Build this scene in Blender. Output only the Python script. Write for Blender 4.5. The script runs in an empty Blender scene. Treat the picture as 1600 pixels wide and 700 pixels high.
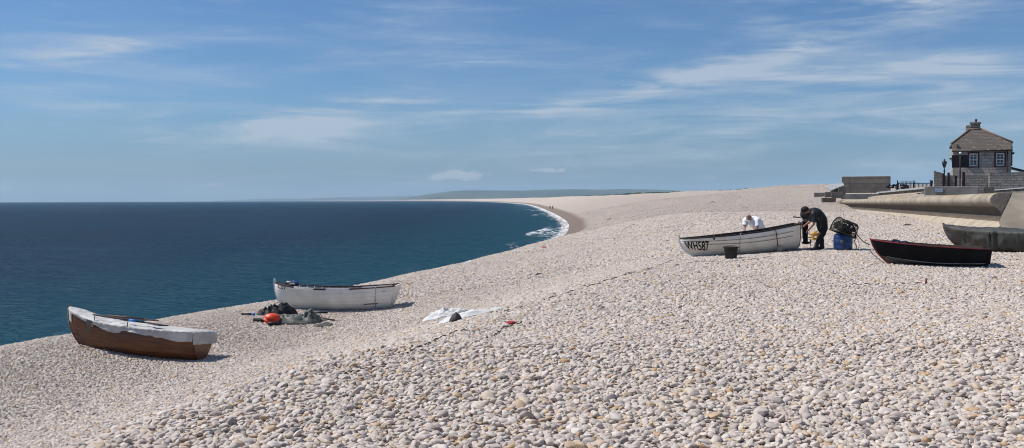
import bpy, bmesh, math, random
import numpy as np
from mathutils import Vector, Matrix, Euler
random.seed(7); RNG = np.random.default_rng(7)
scene = bpy.context.scene
col = scene.collection
R_EARTH = 6.371e6

# ------------------------------------------------------------------ camera
F, CX, CY = 1500.0, 800.0, 350.0
cam_d = bpy.data.cameras.new('camera'); cam = bpy.data.objects.new('camera', cam_d); col.objects.link(cam)
cam_d.sensor_width = 36.0; cam_d.lens = F/1600*36.0
cam_d.clip_start = 0.1; cam_d.clip_end = 60000
EYE = Vector((0, 0, 6.0))
PITCH = math.atan((350-311.56)/F)
cam_m = Matrix.Rotation(math.pi/2-PITCH, 4, 'X') @ Matrix.Rotation(-math.radians(0.16), 4, 'Z')
cam.matrix_world = Matrix.Translation(EYE) @ cam_m
scene.camera = cam
CR = cam_m.to_3x3()
def ray(u, v):
    d = CR @ Vector(((u-CX)/F, -(v-CY)/F, -1.0))
    return d / d.y
def P(u, v, D):                       # the point at forward distance D seen at pixel (u, v) of the 1600 px photograph
    return EYE + ray(u, v)*D
def Pz(u, v, z):
    d = ray(u, v); return EYE + d*((z-EYE.z)/d.z)

# ------------------------------------------------------------------ node helpers
class X:
    """a float socket with arithmetic"""
    def __init__(s, nt, k): s.nt, s.k = nt, k
    def _m(s, op, *a, clamp=False):
        n = s.nt.nodes.new('ShaderNodeMath'); n.operation = op; n.use_clamp = clamp
        for i, q in enumerate((s,)+a):
            if isinstance(q, X): s.nt.links.new(q.k, n.inputs[i])
            else: n.inputs[i].default_value = q
        return X(s.nt, n.outputs[0])
    def __add__(s, o): return s._m('ADD', o)
    __radd__ = __add__
    def __sub__(s, o): return s._m('SUBTRACT', o)
    def __rsub__(s, o): return (s*-1.0)+o
    def __mul__(s, o): return s._m('MULTIPLY', o)
    __rmul__ = __mul__
    def __truediv__(s, o): return s._m('DIVIDE', o)
    def __pow__(s, o): return s._m('POWER', o)
    def clamp(s): return s._m('ADD', 0.0, clamp=True)
    def max(s, o): return s._m('MAXIMUM', o)
    def min(s, o): return s._m('MINIMUM', o)
    def abs(s): return s._m('ABSOLUTE')
    def step(s, a, b, smooth=True):
        n = s.nt.nodes.new('ShaderNodeMapRange'); n.interpolation_type = 'SMOOTHSTEP' if smooth else 'LINEAR'
        s.nt.links.new(s.k, n.inputs[0])
        for i, q in ((1, a), (2, b)):
            n.inputs[i].default_value = q
        return X(s.nt, n.outputs[0])
def node(nt, t, **kw):
    n = nt.nodes.new(t)
    for k, q in kw.items(): setattr(n, k, q)
    return n
def put(nt, sock, val):
    if isinstance(val, X): nt.links.new(val.k, sock)
    elif hasattr(val, 'is_output'): nt.links.new(val, sock)
    else: sock.default_value = val
def noise(nt, vec, scale, detail=4, rough=.55, dist=0, out=0, dims='3D'):
    n = node(nt, 'ShaderNodeTexNoise', noise_dimensions=dims)
    if vec is not None: nt.links.new(vec, n.inputs['Vector'])
    n.inputs['Scale'].default_value = scale; n.inputs['Detail'].default_value = detail
    n.inputs['Roughness'].default_value = rough; n.inputs['Distortion'].default_value = dist
    return X(nt, n.outputs[0]) if out == 0 else n.outputs[1]
def mapping(nt, vec, scale=(1,1,1), rot=(0,0,0), loc=(0,0,0)):
    n = node(nt, 'ShaderNodeMapping')
    nt.links.new(vec, n.inputs[0]); n.inputs['Scale'].default_value = scale; n.inputs['Rotation'].default_value = rot
    n.inputs['Location'].default_value = loc
    return n.outputs[0]
def c4(c): return (c[0], c[1], c[2], 1.0)
def mix(nt, f, a, b, blend='MIX'):
    n = node(nt, 'ShaderNodeMix', data_type='RGBA', blend_type=blend)
    put(nt, n.inputs[0], f)
    for i, q in ((6, a), (7, b)):
        if isinstance(q, tuple): n.inputs[i].default_value = c4(q)
        else: nt.links.new(q, n.inputs[i])
    return n.outputs[2]
def ramp(nt, f, stops, interp='LINEAR'):
    n = node(nt, 'ShaderNodeValToRGB'); r = n.color_ramp; r.interpolation = interp
    while len(r.elements) < len(stops): r.elements.new(.5)
    for e, (p, c) in zip(r.elements, stops): e.position = p; e.color = c4(c)
    put(nt, n.inputs[0], f)
    return n.outputs[0]
def new_mat(name):
    m = bpy.data.materials.new(name); m.use_nodes = True
    nt = m.node_tree; bs = nt.nodes['Principled BSDF']
    return m, nt, bs
def bump(nt, bs, h, strength=.5, dist=.02, normal=None):
    b = node(nt, 'ShaderNodeBump'); b.inputs['Strength'].default_value = strength; b.inputs['Distance'].default_value = dist
    put(nt, b.inputs['Height'], h)
    if normal is not None: nt.links.new(normal, b.inputs['Normal'])
    if bs is not None: nt.links.new(b.outputs[0], bs.inputs['Normal'])
    return b.outputs[0]
_mats = {}
def pm(name, c, c2=None, rough=.6, scale=5.0, stretch=(1,1,1), lo=.35, hi=.65, bmp=0.0, bdist=.01, spec=.3, metal=0.0, coord='Object', detail=6, fine=0.0):
    """paint, cloth, rope...: two tones mixed by noise, a little bump and uneven gloss"""
    if name in _mats: return _mats[name]
    m, nt, bs = new_mat(name)
    tc = node(nt, 'ShaderNodeTexCoord').outputs[coord]
    v = mapping(nt, tc, stretch)
    n = noise(nt, v, scale, detail)
    if c2 is None: c2 = tuple(q*.72 for q in c)
    colr = mix(nt, n.step(lo, hi), c2, c)
    if fine:
        g = noise(nt, tc, scale*22, 2)
        colr = mix(nt, fine, colr, ramp(nt, g, [(.3, (0,0,0)), (.7, (1,1,1))]), 'OVERLAY')
    nt.links.new(colr, bs.inputs['Base Color'])
    put(nt, bs.inputs['Roughness'], (n*.25 + (rough-.12)).clamp())
    bs.inputs['Specular IOR Level'].default_value = spec; bs.inputs['Metallic'].default_value = metal
    if bmp: bump(nt, bs, noise(nt, v, scale*5, 5), bmp, bdist)
    _mats[name] = m
    return m

# ------------------------------------------------------------------ mesh helpers
def tag(o, label=None, cat=None, group=None, kind=None):
    for k, q in (('label', label), ('category', cat), ('group', group), ('kind', kind)):
        if q: o[k] = q
    return o
def empty(name, loc=(0,0,0), rz=0.0, label=None, cat=None, group=None):
    o = bpy.data.objects.new(name, None); col.objects.link(o)
    o.location = loc; o.rotation_euler = (0, 0, rz); o.empty_display_size = .2
    return tag(o, label, cat, group)
class MB:
    def __init__(s): s.v, s.f, s.mi, s.sm = [], [], [], []
    def add(s, vs, fs, mi=0, smooth=False):
        b = len(s.v); s.v += [tuple(q) for q in vs]
        for f in fs: s.f.append([b+i for i in f]); s.mi.append(mi); s.sm.append(smooth)
    def box(s, c, d, rot=None, mi=0, taper=None):
        vs = []
        for z in (-.5, .5):
            t = 1.0 if (taper is None or z < 0) else taper
            for x, y in ((-.5,-.5),(.5,-.5),(.5,.5),(-.5,.5)): vs.append(Vector((x*d[0]*t, y*d[1]*t, z*d[2])))
        if rot is not None: vs = [rot @ q for q in vs]
        vs = [q+Vector(c) for q in vs]
        s.add(vs, [(0,3,2,1),(4,5,6,7),(0,1,5,4),(1,2,6,5),(2,3,7,6),(3,0,4,7)], mi)
    def bar(s, a, b, w, h=None, mi=0, up=(0,0,1)):
        a, b = Vector(a), Vector(b); h = h or w
        d = (b-a); L = d.length; d.normalize(); upv = Vector(up)
        if abs(d.dot(upv)) > .98: upv = Vector((1,0,0))
        x = d.cross(upv).normalized(); z = x.cross(d)
        M = Matrix((x, d, z)).transposed()
        s.box((a+b)/2, (w, L, h), M, mi)
    def tube(s, pts, r, n=8, mi=0, cap=True):
        pts = [Vector(p) for p in pts]; rr = r if isinstance(r, (list, tuple)) else [r]*len(pts)
        vs, fs = [], []; px = None
        for i, p in enumerate(pts):
            d = (pts[min(i+1, len(pts)-1)]-pts[max(i-1, 0)]).normalized()
            if px is None: px = d.orthogonal().normalized()
            px = (px-d*px.dot(d)).normalized(); py = d.cross(px)
            for k in range(n):
                a = 2*math.pi*k/n; vs.append(p+(px*math.cos(a)+py*math.sin(a))*rr[i])
        for i in range(len(pts)-1):
            for k in range(n): fs.append((i*n+k, i*n+(k+1)%n, (i+1)*n+(k+1)%n, (i+1)*n+k))
        if cap: fs.append(tuple(range(n-1, -1, -1))); fs.append(tuple((len(pts)-1)*n+k for k in range(n)))
        s.add(vs, fs, mi, True)
    def lathe(s, prof, n=20, mi=0, c=(0,0,0)):
        vs, fs = [], []
        for r, z in prof:
            for k in range(n):
                a = 2*math.pi*k/n; vs.append((c[0]+r*math.cos(a), c[1]+r*math.sin(a), c[2]+z))
        for i in range(len(prof)-1):
            for k in range(n): fs.append((i*n+k, i*n+(k+1)%n, (i+1)*n+(k+1)%n, (i+1)*n+k))
        s.add(vs, fs, mi, True)
    def ball(s, c, r, n=10, mi=0, rot=None):
        rx = r if isinstance(r, (tuple, list)) else (r, r, r)
        vs, fs = [], []
        for i in range(n+1):
            t = math.pi*i/n
            for k in range(2*n):
                a = math.pi*k/n
                q = Vector((rx[0]*math.sin(t)*math.cos(a), rx[1]*math.sin(t)*math.sin(a), rx[2]*math.cos(t)))
                if rot is not None: q = rot @ q
                vs.append(q+Vector(c))
        m = 2*n
        for i in range(n):
            for k in range(m): fs.append((i*m+k, (i+1)*m+k, (i+1)*m+(k+1)%m, i*m+(k+1)%m))
        s.add(vs, fs, mi, True)
    def grid(s, pts, mi=0, smooth=True, flip=False):
        nr, nc = len(pts), len(pts[0]); vs = [p for r in pts for p in r]; fs = []
        for i in range(nr-1):
            for k in range(nc-1):
                f = (i*nc+k, i*nc+k+1, (i+1)*nc+k+1, (i+1)*nc+k)
                fs.append(f[::-1] if flip else f)
        s.add(vs, fs, mi, smooth)
    def prism(s, poly, z0, z1, mi=0, M=None):
        n = len(poly); vs = [Vector((x, y, z0)) for x, y in poly]+[Vector((x, y, z1)) for x, y in poly]
        if M is not None: vs = [M @ q for q in vs]
        s.add(vs, [tuple(range(n-1, -1, -1)), tuple(range(n, 2*n))]+[(i, (i+1) % n, n+(i+1) % n, n+i) for i in range(n)], mi)
    def build(s, name, mats, parent=None, bevel=0.0, weld=False, fix=True):
        me = bpy.data.meshes.new(name); me.from_pydata(s.v, [], s.f)
        for m in (mats if isinstance(mats, (list, tuple)) else [mats]): me.materials.append(m)
        me.polygons.foreach_set('material_index', s.mi); me.polygons.foreach_set('use_smooth', s.sm)
        me.update()
        if weld or fix:
            bm = bmesh.new(); bm.from_mesh(me)
            if weld: bmesh.ops.remove_doubles(bm, verts=bm.verts, dist=1e-4)
            if fix: bmesh.ops.recalc_face_normals(bm, faces=bm.faces)
            bm.to_mesh(me); bm.free()
        o = bpy.data.objects.new(name, me); col.objects.link(o)
        if parent is not None: o.parent = parent
        if bevel:
            b = o.modifiers.new('bevel', 'BEVEL'); b.width = bevel; b.segments = 2; b.limit_method = 'ANGLE'
        return o
def fbm(p, s=1.0, o=4):
    from mathutils import noise as mn
    return mn.fractal(Vector(p)*s, 0.9, 2.0, o)

# ------------------------------------------------------------------ terrain: cross sections from the sea bed to behind the crest
SEC = [
 (-14, (-66,-6),(-42,0),(-26,2.4),(-10,2.75),(-5.4,3.0),(-2.6,4.35),(6,4.4),(14,4.5),(40,5),(120,5.5)),
 (3,  (-54,-6),(-30,0),(-18,2.2),(-10,2.3),(-5.4,2.8),(-2.9,4.36),(6,4.4),(14,4.5),(40,5),(120,5.5)),
 (7,  (-50,-6),(-28.5,0),(-16.5,2.25),(-9.9,2.3),(-6.0,2.85),(-2.5,4.36),(6,4.4),(14,4.5),(40,5),(120,5.5)),
 (14, (-46,-6),(-25,0),(-13.9,2.4),(-8.9,2.3),(-5.1,2.9),(0.2,4.33),(7,4.4),(14.5,4.5),(40,5),(120,5.5)),
 (22, (-40,-6),(-20.5,0),(-11.3,2.6),(-7.3,2.3),(-2.8,3.0),(3.0,4.28),(8.5,4.4),(15.5,4.52),(40,5),(120,5.5)),
 (30, (-37,-6),(-17,0),(-8.3,2.62),(-5.2,2.68),(-1,3.1),(5.6,4.22),(10,4.45),(17,4.6),(42,5),(120,5.5)),
 (40, (-34,-6),(-15,0),(-5.7,2.52),(-2.5,2.8),(2,3.35),(9,4.2),(13,4.42),(19.2,4.58),(46,5.1),(120,5.5)),
 (57, (-29,-6),(-10,0),(-2.5,2.3),(1,2.7),(6,3.4),(12,4.1),(16,4.4),(24,4.55),(54,5.3),(122,5.7)),
 (93, (-24,-6),(-3,0),(3.9,2.1),(7,2.65),(12,3.5),(18,4.4),(24,4.5),(34.4,4.60),(70,6),(130,6)),
 (125,(-18,-6),(3.3,0),(9.8,2.1),(13,2.8),(17,3.9),(24,4.5),(32,4.62),(43.5,4.60),(80,6.9),(130,7)),
 (160,(-14,-6),(7.6,0),(14.3,2.1),(18,3),(24,4),(32,4.8),(42,5.1),(56,5.6),(85,8.2),(140,7)),
 (250,(-9,-6),(12.3,0),(19,2.1),(24,3),(32,4.4),(42,5.8),(57,7.4),(80,9.45),(110,9.2),(180,7)),
]
def far_sec(y, w):
    return (y, (w-22,-6),(w,0),(w+7,2.1),(w+12,3),(w+20,4.4),(w+31,5.8),(w+46,7.6),(w+68,9.5),(w+100,8.6),(w+190,6.5))
for y, w in ((430,15.5),(600,17),(850,18),(1060,16),(1430,5),(2500,-62),(5000,-410),(8000,-1080),(11000,-2050),(15000,-3600)):
    SEC.append(far_sec(y, w))
SY = np.array([s[0] for s in SEC], float)
SXs = np.array([[p[0] for p in s[1:]] for s in SEC], float); SZs = np.array([[p[1] for p in s[1:]] for s in SEC], float)
def pchip_slopes(x, y):
    h = np.diff(x, axis=0); d = np.diff(y, axis=0)/h
    m = np.zeros_like(y)
    w1 = 2*h[1:]+h[:-1]; w2 = h[1:]+2*h[:-1]
    ok = d[1:]*d[:-1] > 0
    with np.errstate(divide='ignore', invalid='ignore'):
        m[1:-1] = np.where(ok, (w1+w2)/(w1/d[:-1]+w2/d[1:]), 0)
    m[0] = d[0]; m[-1] = d[-1]
    return m
def herm(x0, x1, y0, y1, m0, m1, x):
    h = x1-x0; t = (x-x0)/h
    return y0*(2*t**3-3*t*t+1)+h*m0*(t**3-2*t*t+t)+y1*(3*t*t-2*t**3)+h*m1*(t**3-t*t)
_SYc = SY[:, None]
_MX = pchip_slopes(_SYc, SXs); _MZ = pchip_slopes(_SYc, SZs)
def section(y):
    y = np.clip(np.asarray(y, float), SY[0], SY[-1]-1e-6)
    i = np.clip(np.searchsorted(SY, y, side='right')-1, 0, len(SY)-2)
    a, b = SY[i][:, None], SY[i+1][:, None]; yy = y[:, None]
    return herm(a, b, SXs[i], SXs[i+1], _MX[i], _MX[i+1], yy), herm(a, b, SZs[i], SZs[i+1], _MZ[i], _MZ[i+1], yy)
def undul(x, y):
    k = np.clip(1-np.maximum(y-90, 0)/400, .15, 1)
    a = .035*np.sin(x*.9+y*.35+1)*np.sin(y*.55-x*.3)+.05*np.sin(x*.31-y*.21+.7)*np.sin(y*.17+x*.12)
    b = .16*np.sin(x*.11+y*.043+2)*np.sin(y*.031-x*.05+.4)*np.clip((y-40)/60, 0, 1)
    c = .6*np.sin(x*.07-y*.021+1.1)*np.sin(y*.017+x*.03)*np.clip((y-120)/150, 0, 1)*np.clip((x-20)/25, 0, 1)
    return (a+b)*k+c
def H(x, y):
    x = np.atleast_1d(np.asarray(x, float)); y = np.atleast_1d(np.asarray(y, float))
    SX, SZ = section(y); M = pchip_slopes(SX.T, SZ.T).T
    j = np.clip((x[:, None] >= SX).sum(1)-1, 0, SX.shape[1]-2); r = np.arange(len(x))
    xx = np.clip(x, SX[:, 0], SX[:, -1])
    z = herm(SX[r, j], SX[r, j+1], SZ[r, j], SZ[r, j+1], M[r, j], M[r, j+1], xx)
    und = undul(x, y)*np.clip((z+.2)/1.2, 0, 1)
    return z+und-(x*x+y*y)/(2*R_EARTH)
def h1(x, y): return float(H([x], [y])[0])
def G(u, v, dmin=4.0, dmax=3000.0):            # where the line of sight through a photo pixel meets the beach
    d = ray(u, v); D = np.geomspace(dmin, dmax, 4000)
    g = EYE.z+d.z*D-H(d.x*D, D)
    k = np.argmax(g < 0)
    a, b = D[max(k-1, 0)], D[k]
    for _ in range(40):
        m = (a+b)/2
        if EYE.z+d.z*m-h1(d.x*m, m) < 0: b = m
        else: a = m
    return Vector((d.x*a, a, h1(d.x*a, a)))

PEBBLE_RAMP_ = [(0, (.56,.52,.47)), (.18, (.46,.42,.38)), (.32, (.62,.585,.54)), (.46, (.50,.44,.40)), (.58, (.38,.36,.35)),
               (.66, (.66,.63,.59)), (.76, (.52,.43,.32)), (.83, (.45,.30,.155)), (.88, (.60,.56,.52)), (.94, (.24,.22,.21)), (1.0, (.56,.50,.47))]
PEBBLE_RAMP = [(p, (c[0]*.93, c[1]*.885, c[2]*.84)) for p, c in PEBBLE_RAMP_]
# beach material: beyond the modelled pebbles the stones are too small to tell apart
m_beach, nt, bs = new_mat('shingle')
pos = node(nt, 'ShaderNodeNewGeometry').outputs['Position']
sep = node(nt, 'ShaderNodeSeparateXYZ'); nt.links.new(pos, sep.inputs[0])
px, py, pz = (X(nt, sep.outputs[i]) for i in range(3))
vor = node(nt, 'ShaderNodeTexVoronoi'); vor.inputs['Scale'].default_value = 15; nt.links.new(pos, vor.inputs['Vector'])
vs = node(nt, 'ShaderNodeSeparateColor'); nt.links.new(vor.outputs['Color'], vs.inputs[0])
stone = ramp(nt, X(nt, vs.outputs[0]), PEBBLE_RAMP)
vor2 = node(nt, 'ShaderNodeTexVoronoi'); vor2.inputs['Scale'].default_value = 5.0; nt.links.new(pos, vor2.inputs['Vector'])
vs2 = node(nt, 'ShaderNodeSeparateColor'); nt.links.new(vor2.outputs['Color'], vs2.inputs[0])
big = X(nt, vs2.outputs[0])
stone = mix(nt, (big-.5).abs().step(.30, .5)*.35, stone, ramp(nt, big, [(0, (.30,.26,.23)), (.5, (.5,.45,.4)), (1, (.68,.65,.61))]))
patch = noise(nt, mapping(nt, pos, (1, .35, 1)), .16, 4, .6)
stone = mix(nt, patch.step(.35, .65)*.30, stone, (.46,.40,.35))
spk = node(nt, 'ShaderNodeTexVoronoi'); spk.inputs['Scale'].default_value = 3.2; nt.links.new(mapping(nt, pos, (1,.55,1)), spk.inputs['Vector'])
spc = node(nt, 'ShaderNodeSeparateColor'); nt.links.new(spk.outputs['Color'], spc.inputs[0])
stone = mix(nt, X(nt, spc.outputs[0]).step(.72, .95)*X(nt, spk.outputs['Distance']).step(.55, .2)*.75, stone, (.13,.115,.10))  # dark specks painted in for the shaded gaps between distant stones
wetn = noise(nt, pos, .5, 4)
wet = (pz+wetn*.45).step(2.15, 1.55)*py.step(90, 118)
stone = mix(nt, wet*.93, stone, (.215,.150,.105))
nt.links.new(mix(nt, 1.0, stone, (1.17,1.13,1.10), 'MULTIPLY'), bs.inputs['Base Color'])
put(nt, bs.inputs['Roughness'], .85-wet*.3); bs.inputs['Specular IOR Level'].default_value = .25
hv = X(nt, vor.outputs['Distance'])*-1.3 + noise(nt, pos, 3.0, 3)*.8
bump(nt, bs, hv+X(nt, vor2.outputs['Distance'])*-.9, 1.0, .10)

def build_beach():
    ys = np.concatenate([np.arange(-14, 60, .33), np.geomspace(60, 15000, 190)])
    nseg = [6, 14, 18, 14, 22, 22, 16, 16, 10]
    SX, SZ = section(ys); cols = []
    for k, n in enumerate(nseg):
        for q in range(n): cols.append(SX[:, k]+(SX[:, k+1]-SX[:, k])*q/n)
    cols.append(SX[:, -1])
    XX = np.stack(cols, 1); YY = np.repeat(ys[:, None], XX.shape[1], 1)
    ZZ = H(XX.ravel(), YY.ravel()).reshape(XX.shape)
    ZZ = ZZ-np.where(YY < 60, .045, 0)
    nr, nc = XX.shape
    co = np.stack([XX, YY, ZZ], 2).reshape(-1, 3)
    idx = np.arange(nr*nc).reshape(nr, nc)
    f = np.stack([idx[:-1, :-1], idx[:-1, 1:], idx[1:, 1:], idx[1:, :-1]], 2).reshape(-1, 4)
    me = bpy.data.meshes.new('beach'); me.from_pydata(co.tolist(), [], f.tolist()); me.materials.append(m_beach)
    me.polygons.foreach_set('use_smooth', [True]*len(f)); me.update()
    o = bpy.data.objects.new('beach', me); col.objects.link(o); o['kind'] = 'structure'
build_beach()

# ------------------------------------------------------------------ pebbles near the camera: every stone is real
m_peb, nt, bs = new_mat('pebble_stone')
rnd = X(nt, node(nt, 'ShaderNodeObjectInfo').outputs['Random'])
oc = node(nt, 'ShaderNodeTexCoord').outputs['Object']
base = mix(nt, 1.0, ramp(nt, rnd, PEBBLE_RAMP), (1.03,1.015,1.015), 'MULTIPLY')
mott = noise(nt, oc, 2.2, 5)
base = mix(nt, mott.step(.45, .75)*.35, base, (.50,.40,.30))
base = mix(nt, noise(nt, oc, 9, 3).step(.55, .8)*.3, base, (.30,.27,.25))
nt.links.new(base, bs.inputs['Base Color'])
bs.inputs['Roughness'].default_value = .68; bs.inputs['Specular IOR Level'].default_value = .35
bump(nt, bs, noise(nt, oc, 7, 4), .12, .2)

def build_pebbles():
    P_, S_, R_ = [], [], []
    def band(d0, d1, s, dia, zoff, keep=1.0):
        W = .565*d1+1.6
        ny = int((d1-d0)/(s*.87)); nx = int(2*W/s)
        gy, gx = np.mgrid[0:ny, 0:nx]
        x = (gx+.5*(gy % 2))*s-W; y = d0+gy*s*.87
        x = x+RNG.uniform(-.42, .42, x.shape)*s; y = y+RNG.uniform(-.42, .42, y.shape)*s
        x, y = x.ravel(), y.ravel()
        k = (np.abs(x) < .565*y+1.4)
        if keep < 1: k &= RNG.random(len(x)) < keep
        x, y = x[k], y[k]; z = H(x, y)
        k = z > 1.6; x, y, z = x[k], y[k], z[k]
        n = len(x)
        # stones are coarser on the plateau than on the lower terrace
        coarse = np.clip((z-3.0)/1.2, 0, 1)
        cl = .5+.5*np.sin(x*1.7+np.sin(y*1.3)*1.5)*np.sin(y*1.1+x*.4)
        d = dia*(.82+.12*coarse+.12*cl)*np.exp(RNG.normal(0, .30, n))
        d = np.minimum(d, dia*2.3)
        a = d/2; b = a*RNG.uniform(.58, .95, n); c = a*RNG.uniform(.36, .64, n)
        P_.append(np.stack([x, y, z+zoff+RNG.uniform(-.006, .010, n)*dia/.06], 1)); S_.append(np.stack([a, b, c], 1))
        t = RNG.normal(0, .34, (n, 2)); R_.append(np.stack([t[:, 0], t[:, 1], RNG.uniform(0, 6.283, n)], 1))
    band(4.4, 15, .038, .053, .0)
    band(4.4, 11, .048, .056, .022, .30)
    band(15, 31, .045, .054, .0)
    band(31, 62, .078, .088, -.005)
    band(62, 106, .125, .135, -.012)
    band(106, 290, .60, .15, -.01, .85)
    co = np.concatenate(P_).astype(np.float32); n = len(co)
    me = bpy.data.meshes.new('pebbles'); me.vertices.add(n); me.vertices.foreach_set('co', co.ravel())
    for nm, arr in (('rot', np.concatenate(R_)), ('scl', np.concatenate(S_))):
        me.attributes.new(nm, 'FLOAT_VECTOR', 'POINT').data.foreach_set('vector', arr.astype(np.float32).ravel())
    me.attributes.new('pick', 'INT', 'POINT').data.foreach_set('value', RNG.integers(0, 8, n).astype(np.int32))
    me.update()
    o = bpy.data.objects.new('pebbles', me); col.objects.link(o)
    ng = bpy.data.node_groups.new('pebbles', 'GeometryNodeTree')
    ng.interface.new_socket('Geometry', in_out='INPUT', socket_type='NodeSocketGeometry')
    ng.interface.new_socket('Geometry', in_out='OUTPUT', socket_type='NodeSocketGeometry')
    N, L = ng.nodes, ng.links
    gi, go = N.new('NodeGroupInput'), N.new('NodeGroupOutput')
    jo = N.new('GeometryNodeGeometryToInstance')
    for k in range(8):
        ico = N.new('GeometryNodeMeshIcoSphere'); ico.inputs['Radius'].default_value = 1; ico.inputs['Subdivisions'].default_value = 3
        ps = N.new('GeometryNodeInputPosition')
        off = N.new('ShaderNodeVectorMath'); off.operation = 'ADD'; off.inputs[1].default_value = (k*7.3, k*3.1, 0)
        L.new(ps.outputs[0], off.inputs[0])
        nz = N.new('ShaderNodeTexNoise'); nz.inputs['Scale'].default_value = .75; nz.inputs['Detail'].default_value = 1.0
        L.new(off.outputs[0], nz.inputs['Vector'])
        sb = N.new('ShaderNodeVectorMath'); sb.operation = 'SUBTRACT'; sb.inputs[1].default_value = (.5, .5, .5); L.new(nz.outputs['Color'], sb.inputs[0])
        sc = N.new('ShaderNodeVectorMath'); sc.operation = 'SCALE'; sc.inputs['Scale'].default_value = .90; L.new(sb.outputs[0], sc.inputs[0])
        sp = N.new('GeometryNodeSetPosition'); L.new(ico.outputs['Mesh'], sp.inputs['Geometry']); L.new(sc.outputs[0], sp.inputs['Offset'])
        ss = N.new('GeometryNodeSetShadeSmooth'); L.new(sp.outputs[0], ss.inputs['Geometry'])
        sm = N.new('GeometryNodeSetMaterial'); sm.inputs['Material'].default_value = m_peb; L.new(ss.outputs[0], sm.inputs['Geometry'])
        L.new(sm.outputs[0], jo.inputs[0])
    ip = N.new('GeometryNodeInstanceOnPoints'); ip.inputs['Pick Instance'].default_value = True
    L.new(gi.outputs[0], ip.inputs['Points']); L.new(jo.outputs[0], ip.inputs['Instance'])
    def attr(nm, dt):
        a = N.new('GeometryNodeInputNamedAttribute'); a.data_type = dt; a.inputs['Name'].default_value = nm; return a.outputs['Attribute']
    e = N.new('FunctionNodeEulerToRotation'); L.new(attr('rot', 'FLOAT_VECTOR'), e.inputs[0])
    L.new(e.outputs[0], ip.inputs['Rotation']); L.new(attr('scl', 'FLOAT_VECTOR'), ip.inputs['Scale']); L.new(attr('pick', 'INT'), ip.inputs['Instance Index'])
    L.new(ip.outputs[0], go.inputs[0])
    md = o.modifiers.new('pebbles', 'NODES'); md.node_group = ng
    tag(o, 'pale grey and cream rounded pebbles covering the beach', None, None, 'stuff')
    print('PEBBLES', n)
if not globals().get('NO_PEBBLES'): build_pebbles()

# ------------------------------------------------------------------ sea
m_sea, nt, bs = new_mat('sea_water')
pos = node(nt, 'ShaderNodeNewGeometry').outputs['Position']
at = node(nt, 'ShaderNodeAttribute', attribute_name='shore', attribute_type='GEOMETRY'); sh = X(nt, at.outputs['Fac'])
cl = noise(nt, mapping(nt, pos, (.8, .35, 1), (0, 0, .4)), .03, 4)
deep = mix(nt, cl.step(.35, .65), (.0010,.020,.043), (.0018,.028,.058))
wc = mix(nt, (sh+cl*26).step(5, 58), (.006,.058,.086), deep)
n1 = noise(nt, mapping(nt, pos, (.8, 1.25, 1), (0, 0, .25)), .32, 4, .55, .4)
n2 = noise(nt, mapping(nt, pos, (.7, 1.4, 1), (0, 0, -.1)), 1.5, 4, .6, .3)
n3 = noise(nt, mapping(nt, pos, (.7, 1.3, 1), (0, 0, .2)), .055, 3, .5)
nrm = bump(nt, None, n1*1.1+n2*.80+n3*1.6, 1.0, 1.15)
# the many small wave faces turned towards the viewer keep a rough sea from mirroring the horizon
df = node(nt, 'ShaderNodeBsdfDiffuse'); gl = node(nt, 'ShaderNodeBsdfGlossy'); gl.inputs['Roughness'].default_value = .16; gl.inputs['Color'].default_value = (.85,.95,1,1)
fr = node(nt, 'ShaderNodeFresnel'); fr.inputs['IOR'].default_value = 1.33
for q in (df, gl, fr): nt.links.new(nrm, q.inputs['Normal'])
nt.links.new(wc, df.inputs['Color']); ms = node(nt, 'ShaderNodeMixShader'); put(nt, ms.inputs[0], (X(nt, fr.outputs[0])*.52).min(.23))
nt.links.new(df.outputs[0], ms.inputs[1]); nt.links.new(gl.outputs[0], ms.inputs[2]); nt.links.new(ms.outputs[0], nt.nodes['Material Output'].inputs[0]); nt.nodes.remove(bs)
def W(y): return section(np.atleast_1d(y))[0][:, 1]
def build_sea():
    ys = np.concatenate([np.arange(-14, 100, 3.0), np.geomspace(100, 15000, 150)])
    w = W(ys)
    offs = np.array([-6, -3, -1, 0, 1, 2, 4, 7, 11, 16, 23, 32, 45, 60, 80, 110, 150, 210, 300, 420, 600, 900, 1300, 1900, 2800, 4200, 6500, 9500, 13000])
    XX = w[:, None]-offs[None, :]; YY = np.repeat(ys[:, None], len(offs), 1)
    ZZ = -(XX**2+YY**2)/(2*R_EARTH)
    co = np.stack([XX, YY, ZZ], 2).reshape(-1, 3); nr, nc = XX.shape
    idx = np.arange(nr*nc).reshape(nr, nc)
    f = np.stack([idx[:-1, :-1], idx[1:, :-1], idx[1:, 1:], idx[:-1, 1:]], 2).reshape(-1, 4)
    me = bpy.data.meshes.new('sea'); me.from_pydata(co.tolist(), [], f.tolist()); me.materials.append(m_sea)
    me.attributes.new('shore', 'FLOAT', 'POINT').data.foreach_set('value', np.repeat(offs[None, :], nr, 0).astype(np.float32).ravel())
    me.polygons.foreach_set('use_smooth', [True]*len(f)); me.update()
    o = bpy.data.objects.new('sea', me); col.objects.link(o); o['kind'] = 'structure'
build_sea()

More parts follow.
